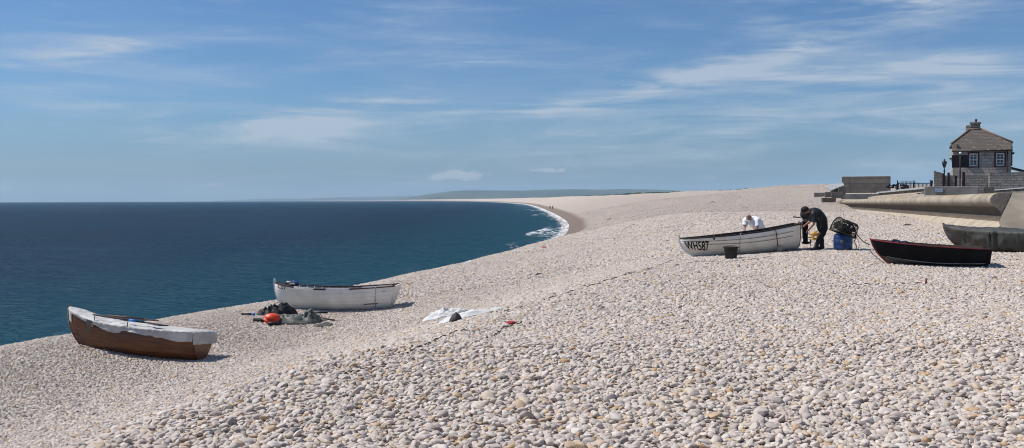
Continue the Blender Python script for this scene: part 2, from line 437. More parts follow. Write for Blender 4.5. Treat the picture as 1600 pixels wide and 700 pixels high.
# breaking waves: low ridges of water with foam on them, and the wash running up the shingle
m_foam, nt, bs = new_mat('sea_foam')
tc = node(nt, 'ShaderNodeUVMap').outputs[0]
pos = node(nt, 'ShaderNodeNewGeometry').outputs['Position']
fa = X(nt, node(nt, 'ShaderNodeAttribute', attribute_name='cover').outputs['Fac'])
nn = noise(nt, mapping(nt, pos, (1.0, .30, 1)), .9, 6, .7, .8)
n4 = noise(nt, mapping(nt, pos, (1.0, .4, 1)), 3.5, 4, .6)
al = (fa*1.15+(nn-.5)*2.8+(n4-.5)*1.8-.66).step(0, .50)*.92
tr = node(nt, 'ShaderNodeBsdfTransparent'); mx = node(nt, 'ShaderNodeMixShader')
bs.inputs['Base Color'].default_value = (.80,.83,.84,1); bs.inputs['Roughness'].default_value = .8
bump(nt, bs, nn+n4*.5, .6, .2)
nt.links.new(al.k, mx.inputs[0]); nt.links.new(tr.outputs[0], mx.inputs[1]); nt.links.new(bs.outputs[0], mx.inputs[2])
nt.links.new(mx.outputs[0], nt.nodes['Material Output'].inputs[0])
def build_foam():
    ys = np.concatenate([np.arange(92, 420, 1.1), np.geomspace(420, 3200, 260)])
    w = W(ys); no = 34
    lobes = .5+.5*np.sin(ys*.115+1.2*np.sin(ys*.05)); lob2 = .5+.5*np.sin(ys*.035+2.0)
    width = (2.6+4.2*lob2+2.4*lobes)*np.clip((ys-92)/45, .12, 1)*np.where(ys > 300, 1+np.minimum((ys-300)/500, 1.2), 1)
    XX, ZZ, CV = [], [], []
    for k in range(no):
        t = k/(no-1)                                   # 0 at the top of the wash, 1 out at sea
        o_ = -1.6+(width+1.6)*t
        x = w-o_
        gz = H(x, ys)+(x*x+ys*ys)/(2*R_EARTH)
        br = np.exp(-((t-.62-.12*np.sin(ys*.06))/.10)**2)*(.08+.22*lob2)*np.clip((ys-120)/60, 0, 1)
        z = np.maximum(gz+.015, .02)+br
        XX.append(x); ZZ.append(z-(x*x+ys*ys)/(2*R_EARTH))
        c = np.exp(-(t/.42)**2)*.60 + np.exp(-((t-.62-.12*np.sin(ys*.06))/.15)**2)*(.12+.50*lob2*lobes)+.26*(1-t)
        c = c*np.clip((1-t)*6, 0, 1)
        CV.append(np.clip(c, 0, 1.1)*np.clip((ys-92)/30, .45, 1))
    XX, ZZ, CV = np.stack(XX, 1), np.stack(ZZ, 1), np.stack(CV, 1); YY = np.repeat(ys[:, None], no, 1)
    co = np.stack([XX, YY, ZZ], 2).reshape(-1, 3); nr, nc = XX.shape; idx = np.arange(nr*nc).reshape(nr, nc)
    f = np.stack([idx[:-1, :-1], idx[1:, :-1], idx[1:, 1:], idx[:-1, 1:]], 2).reshape(-1, 4)
    me = bpy.data.meshes.new('foam'); me.from_pydata(co.tolist(), [], f.tolist()); me.materials.append(m_foam)
    me.attributes.new('cover', 'FLOAT', 'POINT').data.foreach_set('value', CV.astype(np.float32).ravel())
    me.polygons.foreach_set('use_smooth', [True]*len(f)); me.update()
    o = bpy.data.objects.new('foam', me); col.objects.link(o)
    tag(o, 'white foam of small waves breaking along the curving shore', None, None, 'stuff')
build_foam()

# ------------------------------------------------------------------ far hills
m_hill, nt, bs = new_mat('hill_fields')
pos = node(nt, 'ShaderNodeNewGeometry').outputs['Position']
v = node(nt, 'ShaderNodeTexVoronoi'); v.inputs['Scale'].default_value = .0035; nt.links.new(mapping(nt, pos, (1, .6, 2)), v.inputs['Vector'])
vc = node(nt, 'ShaderNodeSeparateColor'); nt.links.new(v.outputs['Color'], vc.inputs[0])
fld = ramp(nt, X(nt, vc.outputs[0]), [(0, (.024,.042,.024)), (.35, (.045,.066,.035)), (.6, (.07,.080,.045)), (.8, (.020,.034,.020)), (1, (.09,.088,.06))])
nt.links.new(fld, bs.inputs['Base Color']); bs.inputs['Roughness'].default_value = .95
def ridge(pts, D, depth, base=-40.0):
    us = np.linspace(pts[0][0], pts[-1][0], 120); vv = np.interp(us, [p[0] for p in pts], [p[1] for p in pts])
    rows = []
    for k in range(9):
        t = k/8.0; row = []
        for u, q in zip(us, vv):
            p = P(u, q, D); s = math.sin(t*math.pi/2)
            zz = base+(p.z-base)*(s if k else 0)
            wob = 6*fbm((u*.03, t*3, D*.001), 1)*math.sin(t*math.pi)
            dd = D-depth*(1-t)
            row.append((p.x*dd/D, dd, zz+wob))
        rows.append(row)
    rows.append([(x*1.12, y+depth*.8, base) for x, y, z in rows[-1]])
    mb = MB(); mb.grid(rows)
    o = mb.build('hills', m_hill, fix=False); o['kind'] = 'structure'; return o
ridge([(610,313),(640,309),(669,303.5),(700,299.5),(722,297.6),(760,297.4),(812,297.8),(850,296.6),(893,295.6),(930,296.3),(980,295.6),(1014,296),(1050,297.2),(1071,298.5),(1110,301),(1180,306)], 8600, 2600)
ridge([(330,314),(380,312),(430,310.2),(470,310.6),(520,308.6),(570,307.2),(620,306.8),(660,305.8),(720,305),(760,310)], 13200, 1500, -60)

# ------------------------------------------------------------------ haze
hz = MB(); hz.box((1500, 6800, 92), (22000, 16900, 236))
haze = hz.build('haze', []); haze.data.materials.clear()
m_hz = bpy.data.materials.new('haze_air'); m_hz.use_nodes = True; nt = m_hz.node_tree; nt.nodes.clear()
out = nt.nodes.new('ShaderNodeOutputMaterial'); pv = nt.nodes.new('ShaderNodeVolumePrincipled')
pv.inputs['Density'].default_value = 8.5e-5; pv.inputs['Color'].default_value = (.60,.83,1,1); pv.inputs['Anisotropy'].default_value = .1
nt.links.new(pv.outputs[0], out.inputs['Volume']); haze.data.materials.append(m_hz)
tag(haze, 'thin pale blue haze over the bay', None, None, 'stuff')

# ------------------------------------------------------------------ sky and sun
SUN_EL = math.radians(52); sun_h = Vector((-.984, .175, 0)).normalized()
sun_dir = sun_h*math.cos(SUN_EL)+Vector((0, 0, math.sin(SUN_EL)))
sd = bpy.data.lights.new('sun', 'SUN'); sd.energy = 5.0; sd.angle = math.radians(.53); sd.color = (1, .965, .915)
so = bpy.data.objects.new('sun', sd); col.objects.link(so); so.rotation_euler = (-sun_dir).to_track_quat('-Z', 'Y').to_euler(); so.location = (0, 0, 60)
w = bpy.data.worlds.new('World'); scene.world = w; w.use_nodes = True; nt = w.node_tree; nt.nodes.clear()
out = nt.nodes.new('ShaderNodeOutputWorld'); bg = nt.nodes.new('ShaderNodeBackground'); nt.links.new(bg.outputs[0], out.inputs[0])
tc = node(nt, 'ShaderNodeTexCoord').outputs['Generated']
sp = node(nt, 'ShaderNodeSeparateXYZ'); nt.links.new(tc, sp.inputs[0])
dx, dy, dz = (X(nt, sp.outputs[i]) for i in range(3))
cmb = node(nt, 'ShaderNodeCombineXYZ'); put(nt, cmb.inputs[0], dx); put(nt, cmb.inputs[1], dy); put(nt, cmb.inputs[2], dz.max(.004))
sky = node(nt, 'ShaderNodeTexSky', sky_type='NISHITA'); sky.sun_disc = False
sky.sun_elevation = SUN_EL; sky.sun_rotation = math.atan2(sun_h.x, sun_h.y); sky.altitude = 0; sky.air_density = 1.0; sky.dust_density = .35; sky.ozone_density = 2.2
nt.links.new(cmb.outputs[0], sky.inputs[0])
ez = dz.max(.0)
# clouds: thin cirrus high up, seen in perspective, and a row of small cumulus along the horizon
iv = 1.0/(1.0*1.0)
pxx, pyy = dx/(dz.max(0)+.10), dy/(dz.max(0)+.10)
pc = node(nt, 'ShaderNodeCombineXYZ'); put(nt, pc.inputs[0], pxx); put(nt, pc.inputs[1], pyy)
az = node(nt, 'ShaderNodeMath', operation='ARCTAN2'); put(nt, az.inputs[0], dx); put(nt, az.inputs[1], dy); az = X(nt, az.outputs[0])
el = node(nt, 'ShaderNodeMath', operation='ARCSINE'); put(nt, el.inputs[0], dz); el = X(nt, el.outputs[0])
ac = node(nt, 'ShaderNodeCombineXYZ'); put(nt, ac.inputs[0], az); put(nt, ac.inputs[1], el)
warp = noise(nt, mapping(nt, ac.outputs[0], (3, 9, 1)), 1.6, 3, .5)
fib = noise(nt, mapping(nt, ac.outputs[0], (2.0, 17.0, 1), (0, 0, -.10)), 1.5, 8, .62, .9)       # long thin fibres
fib2 = noise(nt, mapping(nt, ac.outputs[0], (3.4, 30.0, 1), (0, 0, -.16), (3.1, 1.7, 0)), 1.3, 8, .65, 1.2)
veil = noise(nt, mapping(nt, ac.outputs[0], (2.2, 9.0, 1), (0, 0, -.15), (.7, .2, 0)), 2.0, 5, .55, .5)
def puff(u, v, ru, rv, rot=0.0):
    a0 = math.atan((u-800)/F); e0 = math.atan(-(v-(313.8-.0028*u))/F)
    c, s = math.cos(rot), math.sin(rot)
    A = (az-a0)*c+(el-e0)*s; B = (el-e0)*c-(az-a0)*s
    A = A+(warp-.5)*.05; B = B+(warp-.5)*.02
    q = (A/(ru/F))**2.0+(B/(rv/F))**2.0
    n = node(nt, 'ShaderNodeMath', operation='EXPONENT'); put(nt, n.inputs[0], q*-1.0); return X(nt, n.outputs[0])
wisp = (puff(1090,118,190,17,.21)*1.0+puff(1240,88,70,14,.35)*.6+puff(980,150,120,12,.16)*.5+puff(430,205,150,22,.03)*1.5+puff(560,165,80,12,.12)*.95
        +puff(200,95,170,15,.13)*.85+puff(60,155,90,10,.05)*.55+puff(1000,215,330,42,.06)*.42+puff(1380,190,260,52,.08)*.45+puff(1500,20,260,22,.02)*.8
        +puff(750,98,70,7,.1)*.38+puff(190,178,90,9,.06)*.4+puff(1450,120,200,24,.1)*.28+puff(850,170,200,20,.08)*.25)
fs = fib.step(.40, .64); fs2 = fib2.step(.40, .66); vs_ = veil.step(.36, .66)
cir = wisp*(fs*.72+fs2*.72-.08)
bgv = vs_*(fs*.55+fs2*.50+.10)*(az*.9+.72).clamp()*.66
cloud = (cir+bgv+fs2*fs*.24).clamp()
low = (el*-1.0+.11).step(0, .11)                                                    # pale band of far haze and cloud near the horizon
cu_n = noise(nt, mapping(nt, ac.outputs[0], (1, 1.5, 1)), 42, 6, .6, .3)
cu = (puff(705,275,48,9)*1.0+puff(845,268,42,5,.03)*1.1+puff(745,279,30,6)*.7+puff(20,290,28,4)*.75+puff(335,291,36,4)*.6+puff(120,291,30,3)*.35+puff(265,291,40,3)*.35+puff(455,288,20,3)*.3
      +puff(535,289,14,4)*.4+puff(960,285,130,9)*.35+puff(1170,265,14,3)*.5+puff(1080,282,60,7)*.3)
cu = (cu*.80+(cu_n-.5)*3.4*cu.min(.5)*2.0-.30).step(0, .6)*.66
graded = mix(nt, 1.0, sky.outputs[0], (.56,.82,1.14), 'MULTIPLY')
lowc = mix(nt, low*.60, graded, (2.5,3.7,5.6))
c1 = mix(nt, cloud*.74, lowc, (6.5,7.4,8.5))
c2 = mix(nt, cu, c1, (7.0,7.4,8.0))
nt.links.new(c2, bg.inputs[0]); bg.inputs[1].default_value = .08

scene.view_settings.view_transform = 'Standard'; scene.view_settings.look = 'None'
scene.view_settings.exposure = 0.0; scene.view_settings.gamma = 1.0; scene.view_settings.use_curve_mapping = False
scene.cycles.use_denoising = True; scene.cycles.filter_width = 1.05
scene.cycles.max_bounces = 6; scene.cycles.diffuse_bounces = 3; scene.cycles.volume_bounces = 0; scene.cycles.transparent_max_bounces = 12
scene.cycles.use_adaptive_sampling = True; scene.cycles.adaptive_threshold = .015
# ------------------------------------------------------------------ materials for things
M_white = pm('white_boat_paint', (.87,.845,.775), (.75,.715,.63), .42, 2.2, lo=.3, hi=.6, spec=.4, bmp=.08, fine=.12)
M_cream = pm('cream_boat_paint', (.82,.78,.69), (.70,.65,.55), .42, 2.0, lo=.3, hi=.6, spec=.4, bmp=.08, fine=.12)
M_whitetrim = pm('white_trim_paint', (.80,.79,.76), (.70,.68,.64), .4, 4)
M_greyin = pm('grey_inside_paint', (.42,.41,.38), (.30,.29,.26), .7, 4)
M_varn = pm('varnished_wood', (.175,.060,.019), (.075,.026,.010), .33, 3.2, (.5,4,9), lo=.32, hi=.66, spec=.5, bmp=.06, fine=.25)
M_brown = pm('brown_gunwale_wood', (.115,.048,.030), (.065,.028,.02), .5, 5, (.6,4,4))
M_darkwood = pm('dark_weathered_wood', (.060,.045,.034), (.028,.022,.018), .7, 5, (.5,5,5))
M_palewood = pm('pale_weathered_wood', (.42,.33,.23), (.28,.21,.14), .75, 5, (1,1,.3))
M_canvas = pm('white_canvas', (.60,.59,.565), (.44,.425,.40), .85, 2.4, bmp=.5, bdist=.03, spec=.15)
M_tarp = pm('olive_grey_tarpaulin', (.076,.077,.067), (.044,.045,.040), .62, 1.8, bmp=.3, bdist=.02, spec=.3)
M_tarplite = pm('grey_green_oilskin', (.105,.11,.092), (.05,.052,.045), .5, 3, bmp=.4, bdist=.02, spec=.4)
M_black = pm('black_paint', (.010,.011,.014), (.006,.006,.008), .6, 3, spec=.10, fine=.2)
M_red = pm('red_gunwale_paint', (.30,.040,.045), (.17,.025,.03), .5, 5)
M_redbrown = pm('red_brown_paint', (.17,.045,.04), (.09,.03,.03), .5, 5)
M_rope = pm('hemp_rope', (.34,.28,.19), (.22,.17,.11), .9, 30, spec=.1)
M_darkrope = pm('dark_rope', (.055,.045,.036), (.03,.026,.02), .9, 30, spec=.1)
M_palerope = pm('pale_rope', (.55,.52,.44), (.40,.37,.30), .9, 30, spec=.1)
M_blue = pm('blue_plastic', (.016,.045,.15), (.010,.027,.095), .38, 3, spec=.4)
M_bluetape = pm('bright_blue_tape', (.03,.22,.62), None, .5, 6)
M_orange = pm('orange_float_plastic', (.80,.085,.022), (.62,.055,.016), .38, 4, spec=.4)
M_rubber = pm('black_rubber', (.014,.014,.015), (.007,.007,.008), .6, 5)
M_bucket = pm('dark_grey_bucket_plastic', (.045,.045,.043), (.025,.025,.024), .5, 4)
M_metal = pm('dull_grey_metal', (.24,.24,.25), (.14,.14,.145), .35, 6, metal=.6)
M_yellow = pm('yellow_cloth', (.72,.36,.02), (.5,.22,.015), .7, 6)
M_navy = pm('navy_net', (.016,.024,.055), (.007,.010,.022), .8, 8)

M_seam = pm('dark_plank_seam', (.10,.085,.06), (.05,.042,.03), .8, 6)  # darker tone for the step face at each plank lap
# ------------------------------------------------------------------ boats
def smooth(a, b, t):
    t = min(1, max(0, (t-a)/(b-a))); return t*t*(3-2*t)
def onbeach(p): return Vector((p.x, p.y, h1(p.x, p.y)))
class Hull:
    """clinker hull: x from the transom (0) to the stem (L), y to port, z up from the keel"""
    def __init__(s, L, beam, sheer, keel, full=.16, tran=.78, foot=.45, planks=8, lap=.012, rake=.06, chine=False, bowpow=.9, srake=.10):
        s.L, s.beam, s.sheer, s.keel, s.full, s.tran, s.foot, s.K, s.lap, s.rake, s.chine, s.bp, s.srake = L, beam, sheer, keel, full, tran, foot, planks, lap, rake, chine, bowpow, srake
    kw = .03
    def it(s, pts, t):
        xs = [p[0] for p in pts]; i = 0
        for i in range(len(xs)-1):
            if t <= xs[i+1]: break
        # smooth monotone blend
        a, b = pts[i], pts[i+1]; u = (t-a[0])/(b[0]-a[0])
        p0 = pts[max(i-1, 0)]; p3 = pts[min(i+2, len(pts)-1)]
        m0 = (b[1]-p0[1])/max(b[0]-p0[0], 1e-6)*(b[0]-a[0]); m1 = (p3[1]-a[1])/max(p3[0]-a[0], 1e-6)*(b[0]-a[0])
        return a[1]*(2*u**3-3*u*u+1)+m0*(u**3-2*u*u+u)+b[1]*(3*u*u-2*u**3)+m1*(u**3-u*u)
    def zs(s, t): return s.it(s.sheer, t)
    def zk(s, t): return s.it(s.keel, t)
    def hb(s, t):
        b = s.beam/2
        if t < .45: return b*(s.tran+(1-s.tran)*math.sin(math.pi/2*t/.45))
        u = (t-.45)/.55
        return b*max(.0, (1-u**2.2))**s.bp+.012
    def S(s, t, q, side=1, off=0.0):
        """point at length t, girth q (0 keel, 1 sheer), pushed out by off"""
        def raw(t, q):
            w = smooth(.40, 1.0, t); h = s.zs(t)-s.zk(t)
            if s.chine:
                c = .34
                if q < c: y, z = .80*q/c, .22*q/c
                else: y, z = .80+.20*(q-c)/(1-c), .22+.78*(q-c)/(1-c)
            else:
                y = math.sin(math.pi/2*q)**.78; z = (1-math.cos(math.pi/2*q))**.92
            if t < .35: y = y*(1-.22*(1-t/.35)*(1-q)*(q>0))
            yb, zb = q**1.12, q
            y = y*(1-w)+yb*w; z = z*(1-w)+zb*w
            x = s.L*t+s.rake*s.L*q*smooth(.5, 1, t)-s.foot*((1-q)**2.6)*smooth(.72, 1, t)-s.srake*q*(1-smooth(0, .25, t))
            return Vector((x, s.hb(t)*y, s.zk(t)+h*z))
        p = raw(t, q)
        if off:
            d = .01; a = raw(t, min(1, q+d))-raw(t, max(0, q-d))
            n = Vector((0, a.z, -a.y));
            if n.length > 1e-6: p = p+n.normalized()*off
        return Vector((p.x, p.y*side, p.z))
    def parts(s, root, m_out, m_in, m_gun, m_keel, m_tran=None, thwarts=(.26,.52,.76), gun=(.05,.04), m_bottom=None, zbot=None, ribs=True, stemtop=.07, gunw_seg=None):
        n = 44; ts = [(i/n) for i in range(n+1)]
        mb = MB(); seam = 0 if s.chine else (2 if m_bottom is not None else 1)
        for side in (1, -1):
            for k in range(s.K):
                q0, q1 = k/s.K, (k+1)/s.K
                rows = [[s.S(t, q, side, o) for t in ts] for q, o in ((q0, s.lap if k else .0), ((q0+q1)/2, s.lap*.6), (q1, .0))]
                mb.grid(rows, 1 if (m_bottom is not None and q1 <= zbot+1e-6) else 0, True, side < 0)
                if k < s.K-1: mb.grid([[s.S(t, q1, side, 0.0) for t in ts], [s.S(t, q1, side, s.lap) for t in ts]], seam, False, side < 0)
        mats = [m_out]+([m_bottom] if m_bottom is not None else [])+([M_seam] if seam else [])
        mb.build('hull', mats, root, fix=False)
        mi = MB()
        for side in (1, -1):
            qs = [0, .08, .18, .3, .42, .55, .7, .85, 1]
            mi.grid([[s.S(min(t, .985), q, side, -.022)+Vector((.0, 0, .018*(1-q))) for t in ts] for q in qs], 0, True, side > 0)
            if ribs:
                for j in range(1, 15):
                    t = j/16
                    mi.tube([s.S(t, q, side, -.034) for q in (.08,.2,.35,.5,.65,.8,.97)], .013, 5)
        mi.build('inner_planking', m_in, root, fix=False)
        # transom
        tb = MB(); qs = [i/14 for i in range(15)]
        prof = [s.S(0, q, 1, -.002) for q in qs]+[s.S(0, q, -1, -.002) for q in reversed(qs)]
        a = [p+Vector((-.028, 0, 0)) for p in prof]; b = [p+Vector((.015, 0, 0)) for p in prof]; m = len(prof)
        tb.add(a+b, [tuple(range(m)), tuple(range(2*m-1, m-1, -1))]+[(i, m+i, m+(i+1) % m, (i+1) % m) for i in range(m)])
        tb.build('transom', m_tran or m_out, root)
        # gunwale rails, outside and capping the top edge
        for side in (1, -1):
            gb = MB(); rows = []
            for t in [i/60 for i in range(61)]:
                p = s.S(t, 1, side); o = Vector((0, side, 0))
                w_, h_ = gun; k = 1-.5*smooth(.9, 1, t)
                c = [p+o*(.018*k), p+o*(.018*k)+Vector((0,0,-h_)), p-o*(w_-.018)*k+Vector((0,0,-h_)), p-o*(w_-.018)*k]
                c = [q+Vector((0,0,.012)) for q in c]; rows.append(c+[c[0]])
            gb.grid(rows, 0, False); gb.add(rows[0][:4], [(0,1,2,3)]); gb.add(rows[-1][:4], [(3,2,1,0)])
            gb.build('gunwale', m_gun, root)
        # keel and stem
        kb = MB()
        st = [s.S(t, 0)+Vector((0,0,-.012)) for t in [i/24 for i in range(23)]]+[s.S(.985, q)*1.0 for q in (0,)]
        stm = [s.S(1, q)+Vector((.012, 0, 0)) for q in [i/14 for i in range(15)]]
        top = stm[-1]+(stm[-1]-stm[-2]).normalized()*stemtop
        line = [Vector((p.x, 0, p.z)) for p in st+stm+[top]]
        line = [p for i, p in enumerate(line) if i == 0 or (p-line[i-1]).length > .02]
        rows = []
        for i, p in enumerate(line):
            d = (line[min(i+1, len(line)-1)]-line[max(i-1, 0)]).normalized(); nrm = Vector((d.z, 0, -d.x))
            o_, in_ = nrm*s.kw, nrm*-.02
            rows.append([p+o_+Vector((0,.02,0)), p+o_-Vector((0,.02,0)), p+in_-Vector((0,.02,0)), p+in_+Vector((0,.02,0)), p+o_+Vector((0,.02,0))])
        kb.grid(rows, 0, False); kb.add(rows[0][:4], [(0,1,2,3)]); kb.add(rows[-1][:4], [(3,2,1,0)])
        kb.build('keel', m_keel, root)
        for t in thwarts:
            z = s.zs(t)-.17; q = max((k/50 for k in range(51) if s.S(t, k/50).z <= z-.02), default=.5)
            hw = min(abs(s.S(t+e_, q).y) for e_ in (-.03, .03))-.035
            b = MB(); b.box((s.L*t, 0, z), (.22, 2*hw, .03)); b.build('thwart', m_gun, root, .006)
def seat_boat(name, bow, stern, hull, label, group=None, sink=.0, heel=0.0, cat='boat', pitch=None):
    """place a boat so that its keel runs from the stern point to the bow point on the beach"""
    bow, stern = Vector(bow), Vector(stern); d = bow-stern
    yaw = math.atan2(d.y, d.x); pt = -math.atan2(d.z, math.hypot(d.x, d.y)) if pitch is None else pitch
    o = empty(name, stern-Vector((0,0,sink)), 0, label, cat, group)
    o.rotation_euler = (Matrix.Rotation(yaw, 3, 'Z') @ Matrix.Rotation(pt, 3, 'Y') @ Matrix.Rotation(heel, 3, 'X')).to_euler()
    bpy.context.view_layer.update()
    return o
def world_of(o): bpy.context.view_layer.update(); return o.matrix_world.copy()

def cover(h, t0, t1, hem_p, hem_s, crown, off=.02, nq=9, nt=70, wr=.012, seed=0, ridge=None, flare=.0):
    """a sheet laid over the hull from hem to hem; hem_p / hem_s give how far it hangs below the gunwale at t"""
    rows = []
    for i in range(nt+1):
        t = t0+(t1-t0)*i/nt; row = []
        for side, hem in ((1, hem_p), (-1, hem_s)):
            drop = hem(t); hgt = h.zs(t)-h.zk(t); part = []
            # girth where the hem is
            qh = 1.0
            for j in range(240):
                if h.S(t, 1).z-h.S(t, qh).z >= drop or qh < .1: break
                qh -= .004
            for j in range(nq):
                f = j/(nq-1); q = qh+(1-qh)*f
                p = h.S(t, q, side, off)
                wv = fbm((t*9+seed, f*1.3, side), 1.0, 3)*wr*2.2*(1-f*.6)+math.sin(t*58+seed+f*1.5)*wr*.5*(1-f)+fbm((t*34+seed, f*5, side*2), 1.0, 3)*wr*.9
                wv = max(wv, -off*.35)
                p = p+Vector((0, side*(wv+flare*(1-f)), 0))
                part.append(p)
            part[-1] = part[-1]+Vector((0, side*.02, .012))
            row.append(part)
        port = row[0]; star = row[1][::-1]; a, b = port[-1], star[0]; mid = []
        for j in range(1, 12):
            f = j/12; p = a.lerp(b, f); c = ridge(t)*(1-abs(2*f-1)**1.2) if ridge else crown(t)*(1-(2*f-1)**2)
            p = p+Vector((0, 0, .014+c+fbm((t*7+seed, f*4, 3), 1, 3)*wr*1.6+fbm((t*30+seed, f*9, 5), 1, 3)*wr*.8)); mid.append(p)
        rows.append(port+mid+star)
    return rows
def solid(o, th=.006):
    m = o.modifiers.new('thickness', 'SOLIDIFY'); m.thickness = th; m.offset = 0; return o
def tab(pts):
    xs = [p[0] for p in pts]; ys = [p[1] for p in pts]
    return lambda t: float(np.interp(t, xs, ys))

# --- the brown boat under a white cover
h = Hull(4.05, 1.12, [(0,.70),(.25,.66),(.5,.66),(.75,.72),(1,.90)], [(0,.03),(.2,0),(.8,0),(.93,.03),(1,.07)], foot=.36, tran=.78, planks=9, lap=.022, srake=.02, rake=.02, bowpow=.8)
bp, sp_ = onbeach(P(122, 537, 22.8)), onbeach(P(312, 566, 22.0))
brown = seat_boat('rowing_boat', bp, sp_, h, 'varnished brown wooden rowing boat under a white canvas cover', sink=.06, heel=.10)
Lg = (bp-sp_).length; print('brown L', Lg, bp, sp_)
h.L = Lg+.27
h.parts(brown, M_varn, M_darkwood, M_brown, M_brown, M_varn)
# pale yellow band along the stem
yb = MB(); yb.tube([h.S(1, q)+Vector((.042, 0, 0)) for q in [i/14 for i in range(15)]], .014, 6)
yb.build('stem_band', pm('pale_yellow_paint', (.46,.40,.16), None, .6, 6), brown)
hem = tab([(0,.30),(.02,.31),(.08,.33),(.14,.30),(.20,.22),(.24,.23),(.28,.17),(.32,.19),(.40,.13),(.46,.11),(.49,.13),(.50,.20),(.54,.235),(.60,.22),(.66,.15),(.71,.08),(.725,.20),(.745,.21),(.775,.09),(.86,.075),(.93,.075),(.955,.12),(.965,.28),(.985,.30),(1,.24)])
rows = cover(h, -.004, .998, lambda t: hem(t)*(.64 if t < .95 else 1.0), tab([(0,.26),(1,.2)]), tab([(0,.01),(.3,.015),(.6,.03),(1,.02)]), .028, nt=220, wr=.019, seed=2)
cb = MB(); cb.grid(rows)
# the end of the cover hangs over the transom
e0 = rows[0]; m0 = [p for p in e0]
drop = [[Vector((p.x-.035-.004*j, p.y, max(p.z-.05*j, h.zs(0)-.27))) for p in e0[8:-8]] for j in range(1, 7)]
cb.grid([[Vector(p) for p in e0[8:-8]]]+drop)
cv = cb.build('boat_cover', M_canvas, None, fix=False); solid(cv, .008); cv.matrix_world = world_of(brown)
tag(cv, 'white canvas cover draped over the brown rowing boat', 'boat cover')
def oar(name, A, B, Mw, label, m=M_darkwood, tape=None, tape_m=None, blade=True, r=.024):
    o = empty(name, (0,0,0), 0, label, 'oar', 'oars lying on the covered boat'); o.matrix_world = Mw
    A, B = Vector(A), Vector(B); d = (B-A).normalized(); L = (B-A).length
    b = MB(); b.tube([A, A+d*L*.3, A+d*L*.72], [r*.8, r, r*.8], 8); b.build('shaft', m, o)
    if blade:
        b = MB(); sd_ = d.cross(Vector((0,0,1))).normalized(); rows = []
        for i in range(8):
            f = i/7; w_ = .02+.06*math.sin(min(1, f*1.25)*math.pi/2); c = A+d*L*(.72+.28*f)
            rows.append([c+sd_*w_+Vector((0,0,.010)), c+Vector((0,0,.018)), c-sd_*w_+Vector((0,0,.010)), c-sd_*w_-Vector((0,0,.010)), c+sd_*w_-Vector((0,0,.010)), c+sd_*w_+Vector((0,0,.010))])
        b.grid(rows, 0, False); b.build('blade', m, o)
    if tape:
        b = MB(); p = A+d*L*tape[0]; q = A+d*L*tape[1]; b.tube([p, q], r*1.25, 8); b.build('grip_tape', tape_m, o)
    return o
Mb = world_of(brown)
zt = lambda t, e=0: h.zs(t)+.095+e
oar('oar', (h.L*.76, .36, zt(.76,.03)), (h.L*.22, .30, zt(.24,.02)), Mb, 'dark oar lying along the near edge of the white cover', tape=(.50,.60), tape_m=M_bluetape)
oar('oar', (h.L*.74, -.18, zt(.7,.03)), (h.L*.40, -.30, zt(.45,.06)), Mb, 'shorter dark oar lying on the far half of the white cover', M_brown)
b = MB()
b.add([h.S(.715+dx_, 1, 1, .05)+Vector((0, .02, dz_)) for dx_, dz_ in ((.0,.03),(.05,.03),(.03,-.22),(.012,-.23))], [(0,1,2,3)])
fl = b.build('cloth_flap', pm('dark_canvas', (.055,.048,.045), None, .8, 5), cv, fix=False); solid(fl, .006)
for t_ in (.45, .71):
    b = MB(); p = h.S(t_, 1, 1); b.tube([p+Vector((0,0,.0)), p+Vector((0,.01,.14))], .012, 6); b.build('rowlock', M_metal, brown)

# --- the white clinker boat
h2 = Hull(3.7, 1.30, [(0,.74),(.25,.67),(.5,.66),(.75,.71),(1,.84)], [(0,.03),(.2,0),(.8,0),(.93,.04),(1,.08)], foot=.30, tran=.80, planks=8, lap=.030, srake=.30, rake=.0, bowpow=.75)
bp, sp_ = onbeach(P(440, 480, 29.2)), onbeach(P(607, 487, 29.0))
wb = seat_boat('rowing_boat', bp, sp_, h2, 'white clinker rowing boat with brown rails, lying alone near the waterline', sink=.05, heel=.02)
h2.L = (bp-sp_).length+.19; print('white L', h2.L, bp, sp_)
h2.parts(wb, M_white, M_greyin, M_brown, M_whitetrim, M_white, stemtop=.13)
def rail(hh, t0, t1, m, root, name='rubbing_strip', side=1, q=1.0, dz_=.018, r=(.03,.03), off=.03):
    b = MB(); rows = []
    for i in range(25):
        t = t0+(t1-t0)*i/24; p = hh.S(t, q, side, 0)+Vector((0, side*off, dz_))
        c = [p+Vector((0, side*r[0]/2, r[1]/2)), p+Vector((0, side*r[0]/2, -r[1]/2)), p+Vector((0, -side*r[0]/2, -r[1]/2)), p+Vector((0, -side*r[0]/2, r[1]/2))]
        rows.append(c+[c[0]])
    b.grid(rows, 0, False); b.add(rows[0][:4], [(0,1,2,3)]); b.add(rows[-1][:4], [(3,2,1,0)])
    return b.build(name, m, root)
for a, b_ in ((.30,.50),(.61,.79)):
    rail(h2, a, b_, M_whitetrim, wb, 'white_rail', 1, 1.0, -.004, (.05,.066), .018)
rail(h2, .02, .20, M_whitetrim, wb, 'white_rail', 1, 1.0, .020, (.05,.03), .0)
for t0, t1, q in ((.58,.70,.74),(.10,.19,.46),(.80,.86,.24)):
    rail(h2, t0, t1, M_whitetrim if q > .7 else M_darkwood, wb, 'bilge_strip', 1, q, 0, (.02,.035), .02)
# brown upright pieces either side of the transom
b = MB(); b.box((-.08, -.50, .64), (.05, .50, .10), Matrix.Rotation(.1, 3, 'X')); b.build('transom_cap', M_brown, wb, .008)
b = MB(); b.box((.03, .52, .62), (.10, .06, .10)); b.build('quarter_knee', M_brown, wb, .008)

